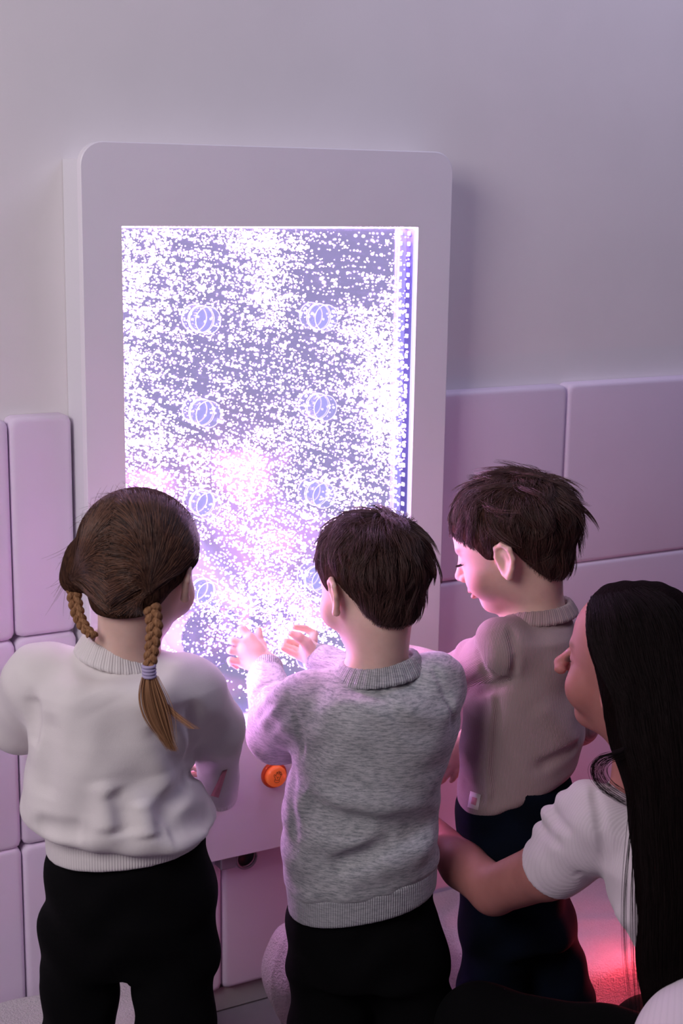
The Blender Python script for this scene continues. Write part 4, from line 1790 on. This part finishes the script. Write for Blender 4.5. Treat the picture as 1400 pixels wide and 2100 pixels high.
    garment('trousers', T, np.array([cc[0] - 0.24, cc[1] - 0.2, 0.0]), np.array([cc[0] + 0.24, cc[1] + 0.2, PH(262, 1670, h)[2] + 0.02]), 0.005,
            M['black_cloth'], root)

    # hair: drawn back from a parting into two braids
    bl, brr = PH(150, 1190, 2.015), PH(300, 1215, 1.935)

    def extra(Q):
        Q.u(ell(PH(163, 1165, 2.03), (0.022, 0.03, 0.036)), 0.03)
        Q.u(rcone(hd.w(0.16, -0.36, 0.42), brr, 0.030, 0.016), 0.03)
        Q.u(rcone(hd.w(0.30, -0.10, 0.60), brr, 0.028, 0.014), 0.03)
        Q.u(rcone(hd.w(-0.33, -0.20, 0.45), bl, 0.025, 0.014), 0.03)
    cap, HS = hair_cap(hd, GIRL_LINE, 0.030, root, M['cap_fair'], extra=extra)
    # strands drawn over the cap: from the parting and the hairline to each braid
    rng = np.random.default_rng(3)
    part = [(235, 1010), (232, 1050), (222, 1100), (216, 1150), (216, 1200), (222, 1245)]
    px, py = np.array([p[0] for p in part]), np.array([p[1] for p in part])
    paths = []

    def add(a, mids, b, n, sp, k=9):
        px2 = []
        for _ in range(n):
            j = rng.normal(size=2) * sp
            t0 = rng.uniform(0, 1)
            jj = rng.normal(size=2) * sp * 0.5
            c0, c1, c2 = a(t0) + j, mids(t0) + j * 0.6 + jj, np.array(b) + rng.normal(size=2) * 3
            s = np.linspace(0, 1, k)[:, None]
            px2.append((1 - s) ** 2 * c0 + 2 * s * (1 - s) * c1 + s * s * c2)
        P, ok = HS.trace_many(np.array(px2).reshape(-1, 2))
        P = P - (P - CAM) / np.linalg.norm(P - CAM, axis=1)[:, None] * rng.uniform(0.0, 0.0035, len(P))[:, None]
        P, ok = P.reshape(n, k, 3), ok.reshape(n, k).all(1)
        paths.extend(P[ok])
    pt = lambda t: np.array([np.interp(t, np.linspace(0, 1, 6), px), np.interp(t, np.linspace(0, 1, 6), py)])
    add(pt, lambda t: np.array([290 + 20 * (1 - t), 1060 + 130 * t]), (300, 1212), 900, 5)
    add(lambda t: np.array([250 + 150 * t, 1012 + 50 * t ** 2]), lambda t: np.array([300 + 70 * t, 1090 + 20 * t]), (302, 1210), 1000, 6)
    add(lambda t: np.array([395 + 20 * t, 1060 + 70 * t]), lambda t: np.array([375, 1130 + 50 * t]), (304, 1212), 700, 6)
    add(lambda t: np.array([225 + 70 * t, 1255 + 6 * t]), lambda t: np.array([262 + 20 * t, 1240]), (298, 1216), 200, 4)
    add(pt, lambda t: np.array([180 - 8 * t, 1070 + 110 * t]), (150, 1186), 700, 5)
    add(lambda t: np.array([230 - 55 * t, 1012 + 60 * t]), lambda t: np.array([170, 1090 + 10 * t]), (150, 1184), 650, 5)
    add(lambda t: np.array([225 - 10 * t, 1255 - 10 * t]), lambda t: np.array([190, 1225]), (152, 1192), 120, 4)
    strands('hair_strands', np.array(paths), 0.00040, M['hair_fair'], cap)
    # loose flyaway hairs
    fly = []
    for _ in range(110):
        a = rng.uniform(-2.7, -0.5)
        ec = np.array([285 + 135 * math.cos(a), 1130 + 130 * math.sin(a)])
        p0 = HS.trace(*(ec * 0.93 + np.array([285, 1130]) * 0.07))
        if p0 is None:
            continue
        d = unit(SIDE * math.cos(a) - Zu * math.sin(a)) * rng.uniform(0.006, 0.016)
        t = unit(np.array(SIDE * -math.sin(a) - Zu * math.cos(a))) * rng.uniform(-0.03, 0.03)
        fly.append([p0 + d * s + t * s * s for s in np.linspace(0, 1, 6)])
    for _ in range(40):
        p0 = PH(145 + rng.uniform(-6, 15), 1150 + rng.uniform(-40, 40), 2.04)
        d = -SIDE * rng.uniform(0.005, 0.03) - Zu * rng.uniform(0.0, 0.07)
        t = -SIDE * rng.uniform(-0.02, 0.02)
        fly.append([p0 + d * s + t * s * s for s in np.linspace(0, 1, 6)])
    strands('flyaway_hair', np.array(fly), 0.00022, M['hair_fair'], cap)
    hb = braid('braid', [bl, PH(153, 1230, 2.0), PH(160, 1262, 1.985), PH(172, 1286, 1.97), PH(190, 1304, 1.955)], 0.0105, 0.008, M['cap_blonde'], root)
    rb = braid('braid', [brr - HEAD * 0.005, PH(312, 1245, 1.925), PH(317, 1285, 1.915), PH(312, 1325, 1.905), PH(306, 1372, 1.895)], 0.0125, 0.0085, M['cap_blonde'], root)
    e0 = PH(305, 1366, 1.894)
    e1 = PH(306, 1386, 1.894)
    band = MB()
    for k in range(4):
        p = e0 + (e1 - e0) * k / 3
        pts = [p + (SIDE * math.cos(w) + HEAD * math.sin(w)) * 0.0078 for w in np.linspace(0, 2 * math.pi, 17)]
        band.tube(pts, 0.0024, 7)
    band.build('hair_tie', M['band_lilac'], root, True)
    tail = []
    for _ in range(600):
        u, v = rng.normal(), rng.normal()
        f = rng.uniform(0.8, 1.0)
        pts = []
        for s in np.linspace(0, f, 8):
            c = PH(306 + 8 * s + 42 * s ** 2, 1386 + 155 * s, 1.893 - 0.002 * s)
            wd = 0.0032 + 0.0036 * math.sin(min(s * 1.15, 1) * math.pi)
            pts.append(c + SIDE * u * wd + HEAD * v * wd * 0.6)
        tail.append(pts)
    for _ in range(40):
        u = rng.normal()
        pts = []
        for s in np.linspace(0, 1, 8):
            c = PH(308 + 20 * s + 70 * s ** 2, 1390 + 105 * s, 1.893)
            pts.append(c + SIDE * u * 0.004 * s)
        tail.append(pts)
    strands('braid_tail', np.array(tail), 0.00042, M['hair_blonde'], rb)
    c = PH(399, 1170, 1.985)
    p = HS.trace(397, 1168)
    if p is not None:
        q2 = HS.trace(400, 1182)
        q2 = q2 if q2 is not None else p - Zu * 0.01
        MB().tube([p - HEAD * 0.002 + Zu * 0.006, (p + q2) / 2 - HEAD * 0.003, q2 - HEAD * 0.002], [0.0025, 0.0035, 0.0025], 8).build('hair_clip', M['clip'], root, True)
    return root


# ================================================================ boy in the beige top
def beige_boy():
    h = 2.33
    root = person(PH(1065, 1700, h), 'boy in beige ribbed top and navy trousers, in profile, looking down at the tank')
    hd = Head(PH(1044, 1114, h), 0.207, -40, 20)
    S = SDF()
    hd.build(S)
    sl, el_, wl = PH(1036, 1330, 2.275), PH(928, 1392, 2.43), PH(820, 1350, 2.60)
    sr, er, wr = PH(1150, 1310, 2.44), PH(1178, 1478, 2.47), PH(962, 1512, 2.46)
    neck = PH(1100, 1258, h)
    S.u(rcone(hd.w(0, -0.14, 0.20), neck, 0.040, 0.044), 0.03)
    S.u(rcone(neck - Zu * 0.02, (sl + sr) / 2 - Zu * 0.03, 0.045, 0.055), 0.03)
    S.u(rcone(sl, sr, 0.034, 0.034), 0.03)
    S.u(rcone((sl + sr) / 2 - Zu * 0.04, PH(1060, 1640, h), 0.078, 0.078), 0.03)
    S.chain([sl, el_, wl], [0.034, 0.028, 0.020], 0.01)
    S.chain([sr, er, wr], [0.034, 0.028, 0.020], 0.01)
    hand(S, wl, unit(np.array([-0.2, 0.9, 0.1])), Zu, (1, 0, 0), 0.108, 0.3)
    hand(S, wr, unit(PH(905, 1590, 2.44) - wr), -HEAD + Zu * 0.2, -SIDE + Zu * 0.3, 0.112, 0.35)
    hipl, hipr = PH(1005, 1790, h - 0.02), PH(1110, 1790, h + 0.04)
    knl, knr = hipl * [1, 1, 0] + Zu * 0.26 + SIDE * 0.015, hipr * [1, 1, 0] + Zu * 0.26 + SIDE * 0.03
    legs(S, [hipl, hipr], [knl, knr], (0.042, 0.030, 0.022), foot=(-0.5, 0.8, 0))
    lo = np.array([root.location.x - 0.34, root.location.y - 0.25, -0.01])
    hi = np.array([root.location.x + 0.26, root.location.y + 0.42, hd.w(0, 0, 1.0)[2] + 0.03])
    body_mesh(S, hd, lo, hi, 0.0026, root, SKIN)

    W = SDF()
    rows = [(1262, 1055, 1165, 0.07), (1290, 1030, 1174, 0.09), (1340, 1006, 1184), (1400, 968, 1190), (1450, 950, 1196), (1500, 946, 1196), (1540, 943, 1186),
            (1590, 941, 1172), (1630, 936, 1162), (1665, 938, 1160), (1720, 945, 1160)]
    secs = row_secs(rows, h, 0.092)
    slope = 0.42
    p_hem = PH(1060, 1612, h)
    W.u(loft(secs, SIDE, HEAD, n=2.2, rnd=0.03, zbot=secs[-1][0] - 0.1), 0)
    W.cut(plane_g(p_hem, slope), 0.016)
    W.u(rcone(neck - Zu * 0.020, neck - Zu * 0.05, 0.049, 0.066), 0.03)
    W.u(rcone(sl + Zu * 0.004, sr, 0.043, 0.043), 0.03)
    nsec = len(W.ops)
    W.chain([sl, el_, PH(835, 1356, 2.575)], [0.0445, 0.040, 0.030], 0.014)
    W.u(ell(PH(1012, 1300, 2.27), (0.024, 0.024, 0.024)), 0.02)
    W.u(ell(PH(957, 1332, 2.36), (0.018, 0.016, 0.016)), 0.014)
    W.chain([sr, er, PH(985, 1508, 2.46)], [0.042, 0.040, 0.030], 0.02)
    W.s(rcone(neck - Zu * 0.03, neck + Zu * 0.05, 0.046, 0.052), 0.006)
    base = SDF()
    base.ops = list(W.ops)
    for px, d, w in [([(1008, 1412), (1011, 1460), (1004, 1520), (1000, 1570), (1004, 1620), (998, 1650)], -0.004, 0.006),
                     ([(1018, 1415), (1020, 1460), (1014, 1520), (1010, 1570), (1014, 1630)], 0.004, 0.007),
                     ([(1046, 1290), (1056, 1340), (1052, 1390)], 0.006, 0.006),
                     ([(1052, 1392), (1010, 1412), (975, 1424)], 0.008, 0.007),
                     ([(1185, 1525), (1150, 1550), (1100, 1575)], 0.006, 0.010),
                     ([(1100, 1440), (1150, 1500), (1185, 1520)], -0.004, 0.020),
                     ([(975, 1330), (985, 1360), (1000, 1390)], 0.004, 0.009),
                     ([(945, 1600), (965, 1625), (1000, 1640)], 0.005, 0.009)]:
        pts = [base.trace(x, y) for x, y in px]
        W.crease([p for p in pts if p is not None], d * FOLD, w)
    W.disp(lambda P: 0.0016 * np.sin(P[:, 2] * 70 + 3 * np.sin(P @ SIDE * 30)) * np.sin(P @ SIDE * 43 + P[:, 2] * 21))
    cc = PH(1065, 1480, h)
    ax = unit(el_ - sl)
    pa = unit(np.cross(ax, HEAD))
    pb = np.cross(ax, pa)

    def ribs(V):
        t = ang_about(V, cc, SIDE, HEAD) * 280
        # the sleeve has ribs of its own that run along the arm
        d = np.stack([rcone(sl, el_, 0.044, 0.040)[0](V), rcone(el_, wl, 0.040, 0.030)[0](V)], 1).min(1)
        on = (d < 0.006) & ((V - sl) @ ax > 0.0)
        a = np.arctan2((V - sl) @ pa, (V - sl) @ pb) * 120
        return np.where(on, a, t)
    lo = np.array([root.location.x - 0.34, root.location.y - 0.25, p_hem[2] - 0.14])
    hi = np.array([root.location.x + 0.26, root.location.y + 0.40, neck[2] + 0.06])
    top = garment('ribbed_top', W, lo, hi, 0.0030, M['beige_rib'], root, ribs)
    collar('collar', PH(1104, 1249, h), 0.050, 0.050, 0.0038, M['beige_rib'], top, lambda c, s: 0.006 * c, 0.016, 100)
    tg = patch('label_tag', W, grid_px((964, 1622), (986, 1630), (958, 1655), (980, 1662), 4, 3), M['tag_white'], top)
    patch('tag_print', W, grid_px((968, 1634), (978, 1637), (965, 1648), (975, 1652), 3, 3), M['pink_print'], tg, 0.0020)

    T = SDF()
    rows = [(1565, 960, 1168), (1610, 945, 1178), (1650, 938, 1180), (1700, 932, 1176), (1780, 936, 1160), (1850, 944, 1160), (1920, 952, 1176)]
    T.u(loft(row_secs(rows, h, 0.088), SIDE, HEAD, n=2.2, rnd=0.03), 0)
    T.cut(plane_g(PH(1060, 1570, h), 0.42, True), 0.01)
    a, b2 = PH(1014, 1850, h - 0.02), PH(1012, 2040, h - 0.02)
    T.chain([a, b2, np.array([b2[0], b2[1], 0.06])], [0.056, 0.058, 0.055], 0.02)
    a, b2 = PH(1100, 1850, h + 0.03), PH(1140, 2040, h + 0.03)
    T.chain([a, b2, np.array([b2[0], b2[1], 0.06])], [0.058, 0.062, 0.058], 0.02)
    T.disp(lambda P: 0.003 * np.sin(P[:, 2] * 60 + 2 * np.sin(P @ SIDE * 33)))
    cc2 = PH(1065, 1850, h)
    garment('trousers', T, np.array([cc2[0] - 0.24, cc2[1] - 0.2, 0.0]), np.array([cc2[0] + 0.24, cc2[1] + 0.2, PH(1065, 1540, h)[2] + 0.03]), 0.005,
            M['navy_cloth'], root)
    cap, HS = hair_cap(hd, BOY_LINE, 0.026, root, M['cap_brown'])
    short_hair(hd, BOY_LINE, 12500, 0.30, (0.05, -0.55, 0.84), cap, M['hair_brown'], 0.088, np.random.default_rng(8), mess=0.5, flare=1.0, drop=0.08)
    # lashes of the near eye
    ls = []
    rng = np.random.default_rng(2)
    for k in range(24):
        x = -0.10 - 0.10 * k / 23
        p0 = hd.w(x, 0.374 - 0.05 * ((k / 23) ** 2), 0.460)
        d = hd.R @ np.array([-0.02 - 0.03 * k / 23, 0.055, -0.018]) * hd.s
        ls.append([p0 + d * s + hd.R @ np.array([0, 0, 0.012]) * hd.s * s * s for s in np.linspace(0, 1, 4)])
    strands('eyelashes', np.array(ls), 0.00018, M['lash'], root)
    return root


# ================================================================ kneeling woman
def woman():
    h = 2.05
    root = person(PH(1330, 1950, 1.98), 'woman with long dark hair and white tee kneeling behind the boys, arm stretched out')
    hd = Head(PH(1300, 1356, h), 0.226, -20, -2, adult=True)
    S = SDF()
    hd.build(S)
    sl, el_, wl = PH(1228, 1694, 2.02), PH(1012, 1826, 2.19), PH(868, 1690, 2.36)
    sr, er, wr = PH(1470, 1690, 2.10), PH(1560, 1880, 2.12), PH(1590, 1990, 2.24)
    neck = PH(1345, 1590, 2.04)
    hip = PH(1450, 2250, 1.90)
    S.u(rcone(hd.w(0, -0.12, 0.18), neck, 0.053, 0.056), 0.04)
    S.u(rcone(neck - Zu * 0.02, (sl + sr) / 2 - Zu * 0.04, 0.055, 0.070), 0.04)
    S.u(rcone(sl, sr, 0.045, 0.045), 0.03)
    S.u(rcone((sl + sr) / 2 - Zu * 0.06 + SIDE * 0.03, hip + SIDE * 0.03, 0.070, 0.085), 0.03)
    S.chain([sl, PH(1120, 1785, 2.11), el_, PH(950, 1775, 2.26), wl], [0.036, 0.0435, 0.0375, 0.0375, 0.025], 0.012)
    S.chain([sr, er, wr], [0.045, 0.038, 0.026], 0.012)
    hand(S, wl, unit(np.array([-0.3, 0.8, 0.25])), Zu - HEAD * 0.4, SIDE, 0.165, 0.35)
    hand(S, wr, unit(np.array([-0.5, 0.7, 0.0])), Zu, -SIDE, 0.165, 0.35)
    knee = PH(985, 2112, 2.10)
    foot = np.array([knee[0] + 0.14, knee[1] - 0.10, 0.05])
    kn2 = hip + HEAD * 0.42 + SIDE * 0.02
    kn2 = np.array([kn2[0], kn2[1], 0.14])
    ft2 = np.array([hip[0] + 0.02, hip[1] - 0.02, 0.08])
    S.chain([hip - SIDE * 0.05, knee, foot], [0.085, 0.052, 0.04], 0.03)
    S.chain([hip + SIDE * 0.08, kn2, ft2], [0.085, 0.052, 0.04], 0.03)
    lo = np.array([root.location.x - 0.62, root.location.y - 0.50, -0.01])
    hi = np.array([root.location.x + 0.36, root.location.y + 0.58, hd.w(0, 0, 1.0)[2] + 0.03])
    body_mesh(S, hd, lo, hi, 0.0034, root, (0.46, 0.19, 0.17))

    W = SDF()
    rows = [(1590, 1310, 1400, 0.06), (1622, 1262, 1450, 0.08, 2.04), (1680, 1228, 1500, 0.10, 2.03), (1760, 1226, 1510, 0.11, 2.01), (1840, 1246, 1520, 0.11, 1.99),
            (1900, 1276, 1540, 0.11, 1.97), (1960, 1312, 1560, 0.11, 1.94), (2060, 1340, 1590, 0.115, 1.91), (2170, 1350, 1610, 0.12, 1.89)]
    secs = row_secs(rows, h, 0.11)
    W.u(loft(secs, SIDE, HEAD, n=2.2, rnd=0.03), 0)
    W.u(ell(PH(1470, 2130, 1.78), (0.125, 0.09, 0.085)), 0.03)
    W.u(rcone(neck - Zu * 0.02, neck - Zu * 0.06, 0.058, 0.09), 0.03)
    body_ops = list(W.ops)
    A = SDF()
    end = PH(1128, 1780, 2.10)
    ax = unit(end - sl)
    A.u(rcone(sl + SIDE * 0.01 + Zu * 0.004, end + ax * 0.05, 0.058, 0.0505), 0.0)
    A.cut(lambda P: (P - end) @ ax, 0.004)
    A.s(rcone(end - ax * 0.012, end + ax * 0.1, 0.0425, 0.0425), 0.003)
    W.u((lambda P: A.ev(P), (sl + end) / 2, 0.30), 0.014)
    for (x, y, hh, r) in ((1112, 1704, 2.09, 0.012), (1132, 1670, 2.07, 0.013), (1168, 1644, 2.05, 0.015), (1202, 1627, 2.03, 0.018)):
        W.u(ell(PH(x, y, hh), (r, r * 1.6, r)), 0.020)
    W.s(rcone(neck - Zu * 0.02, neck + Zu * 0.06, 0.057, 0.064), 0.006)
    base = SDF()
    base.ops = list(W.ops)
    for px, d, w in [([(1216, 1612), (1226, 1660), (1234, 1710), (1240, 1780), (1236, 1815)], 0.006, 0.007),
                     ([(1215, 1812), (1200, 1800), (1180, 1790)], 0.004, 0.010), ([(1236, 1815), (1262, 1860), (1290, 1905)], -0.004, 0.012),
                     ([(1130, 1668), (1150, 1690), (1170, 1705)], 0.004, 0.008), ([(1108, 1700), (1130, 1720), (1150, 1735)], 0.004, 0.009)]:
        pts = [base.trace(x, y) for x, y in px]
        W.crease([p for p in pts if p is not None], d * FOLD, w)
    W.disp(lambda P: 0.0016 * np.sin(P[:, 2] * 70 + 3 * np.sin(P @ SIDE * 30)) * np.sin(P @ SIDE * 43 + P[:, 2] * 21))
    cc = PH(1390, 1850, 2.0)
    lo = np.array([root.location.x - 0.34, root.location.y - 0.52, hip[2] - 0.05])
    hi = np.array([root.location.x + 0.40, root.location.y + 0.36, neck[2] + 0.07])
    pa = unit(np.cross(ax, HEAD))
    pb = np.cross(ax, pa)

    def ribs(V):
        t = ang_about(V, cc, SIDE, HEAD) * 200
        return t
    garment('tee_shirt', W, lo, hi, 0.0036, M['tee_rib'], root, ribs)

    T = SDF()
    T.chain([hip - SIDE * 0.05, PH(1240, 2190, 1.98), knee, foot], [0.105, 0.084, 0.066, 0.055], 0.03)
    T.chain([hip + SIDE * 0.08, kn2, ft2], [0.105, 0.080, 0.06], 0.03)
    T.u(ell(hip - Zu * 0.02, (0.15, 0.13, 0.11)), 0.04)
    lo = np.array([root.location.x - 0.60, root.location.y - 0.50, 0.0])
    hi = np.array([root.location.x + 0.44, root.location.y + 0.60, max(hip[2], knee[2]) + 0.14])
    garment('trousers', T, lo, hi, 0.006, M['black_cloth'], root)

    # long straight hair
    line = [(-0.60, -0.4), (-0.19, -0.4), (-0.11, 0.10), (-0.05, 0.34), (0.04, 0.50), (0.14, 0.64), (0.22, 0.78), (0.29, 0.90), (0.6, 1.0)]
    H = SDF()
    H.u(hd.el((0, -0.055, 0.63), (0.40, 0.50, 0.40)), 0)
    H.u(hd.el((-0.03, -0.12, 0.38), (0.44, 0.42, 0.50)), 0.02)

    def below(P):
        L = hd.loc(P)
        return (hd.hairline(L, line) - L[:, 2]) * hd.s * 0.7
    H.cut(below, 0.006)
    edge = [(1430, 1256, 0.080, 1.985), (1510, 1268, 0.080, 1.965), (1600, 1297, 0.076, 1.94), (1700, 1304, 0.072, 1.92), (1815, 1315, 0.066, 1.895),
            (1970, 1313, 0.058, 1.865), (2080, 1322, 0.040, 1.85)]
    pts, rr = [], []
    for y, x, r, hh in edge:
        p = PH(x, y, hh)
        pts.append(p + SIDE * r)
        rr.append(r)
    H.chain(pts, rr, 0.03)
    H.chain([p + SIDE * 0.09 + HEAD * 0.01 for p in pts], rr, 0.03)
    H.disp(lambda P: 0.0007 * np.sin((P @ SIDE) * 260 + 4 * np.sin(P[:, 2] * 9)) + 0.0012 * np.sin((P @ SIDE) * 90 + 2 * np.sin(P[:, 2] * 7 + 1)))
    lo = np.array([root.location.x - 0.22, root.location.y - 0.34, pts[-1][2] - 0.06])
    hi = np.array([root.location.x + 0.36, root.location.y + 0.34, hd.w(0, 0, 1.06)[2] + 0.03])
    V, Q = H.mesh(lo, hi, 0.004)
    cap = obj('hair', V, Q, M['cap_dark'], root)
    rng = np.random.default_rng(12)
    f_edge = [(1205, 1222), (1202, 1262), (1208, 1310), (1226, 1368), (1258, 1430), (1272, 1510), (1300, 1600), (1308, 1690), (1319, 1815), (1317, 1960), (1326, 2070)]
    b_edge = [(1330, 1200), (1392, 1235), (1420, 1300), (1430, 1370), (1436, 1430), (1440, 1510), (1444, 1600), (1446, 1690), (1448, 1815), (1446, 1960), (1440, 2070)]
    fe, be = np.array(f_edge, float), np.array(b_edge, float)
    paths = []
    px2 = []
    for _ in range(1800):
        u = rng.beta(0.8, 1.2)
        a = fe * (1 - u) + be * u
        tt = np.linspace(rng.uniform(0, 2.0), 10.0 - rng.uniform(0, 0.6), 12)
        x = np.interp(tt, np.arange(11), a[:, 0]) + rng.normal() * 2 + rng.normal(size=12) * 0.5
        px2.append(np.stack([x, np.interp(tt, np.arange(11), a[:, 1])], 1))
    P, ok = H.trace_many(np.array(px2).reshape(-1, 2))
    P = P - (P - CAM) / np.linalg.norm(P - CAM, axis=1)[:, None] * rng.uniform(0.0005, 0.004, len(P))[:, None]
    paths.extend(P.reshape(-1, 12, 3)[ok.reshape(-1, 12).all(1)])
    # loose hairs in front of the tee
    for _ in range(22):
        u = rng.uniform(0, 1)
        x0 = rng.uniform(1290, 1315)
        pts2 = []
        for s in np.linspace(0, 1, 12):
            y = 1640 + 440 * s
            x = x0 - 34 * u * math.sin(s * 2.6) + 8 * s
            pts2.append(PH(x, y, 1.90 - 0.02 * s))
        paths.append(pts2)
    strands('hair_strands', np.array(paths), 0.00034, M['hair_dark'], cap)
    lock = []
    cl = [(1330, 1470), (1300, 1520), (1262, 1542), (1226, 1553), (1211, 1572), (1214, 1596), (1232, 1620), (1262, 1640), (1300, 1660), (1345, 1690)]
    cp = np.array(cl, float)
    for _ in range(80):
        j, k2 = rng.normal(size=2) * 3.2, rng.normal() * 0.006
        w = 1.0 - 0.40 * rng.uniform(0, 1) ** 1.6
        pts2 = []
        for s in np.linspace(0, 9, 20):
            x, y = np.interp(s, np.arange(10), cp[:, 0]), np.interp(s, np.arange(10), cp[:, 1])
            x, y = 1300 + (x - 1300) * w, 1580 + (y - 1580) * w
            pts2.append(PH(x + j[0] * math.sin(s * 0.5 + j[1]), y + j[1] * math.cos(s * 0.4 + j[0]), 1.925 + k2))
        lock.append(pts2)
    strands('loose_lock', np.array(lock), 0.00022, M['hair_dark'], cap)
    p = S.trace(1263, 1478)
    if p is not None:
        d = unit(p - CAM)
        V, Q = SDF().u(ell(p - d * 0.002, (0.003, 0.003, 0.003)), 0).mesh(p - 0.008, p + 0.008, 0.0007)
        obj('ear_stud', V, Q, M['gold'], root)
    ls = []
    for k in range(26):
        x = -0.10 - 0.11 * k / 25
        p0 = hd.w(x, 0.374 - 0.05 * ((k / 25) ** 2), 0.462)
        d = hd.R @ np.array([-0.01 - 0.02 * k / 25, 0.042, -0.010]) * hd.s
        ls.append([p0 + d * s + hd.R @ np.array([0, 0, 0.012]) * hd.s * s * s for s in np.linspace(0, 1, 4)])
    strands('eyelashes', np.array(ls), 0.00018, M['lash'], root)
    return root


grey_boy()
girl()
beige_boy()
woman()
# the red glow low on the right comes from a coloured lamp behind the woman
_rl = PZ(1352, 1930, 0.23)
point_light('red_lamp', tuple(_rl), 1.5, (1.0, 0.06, 0.10), 0.03)
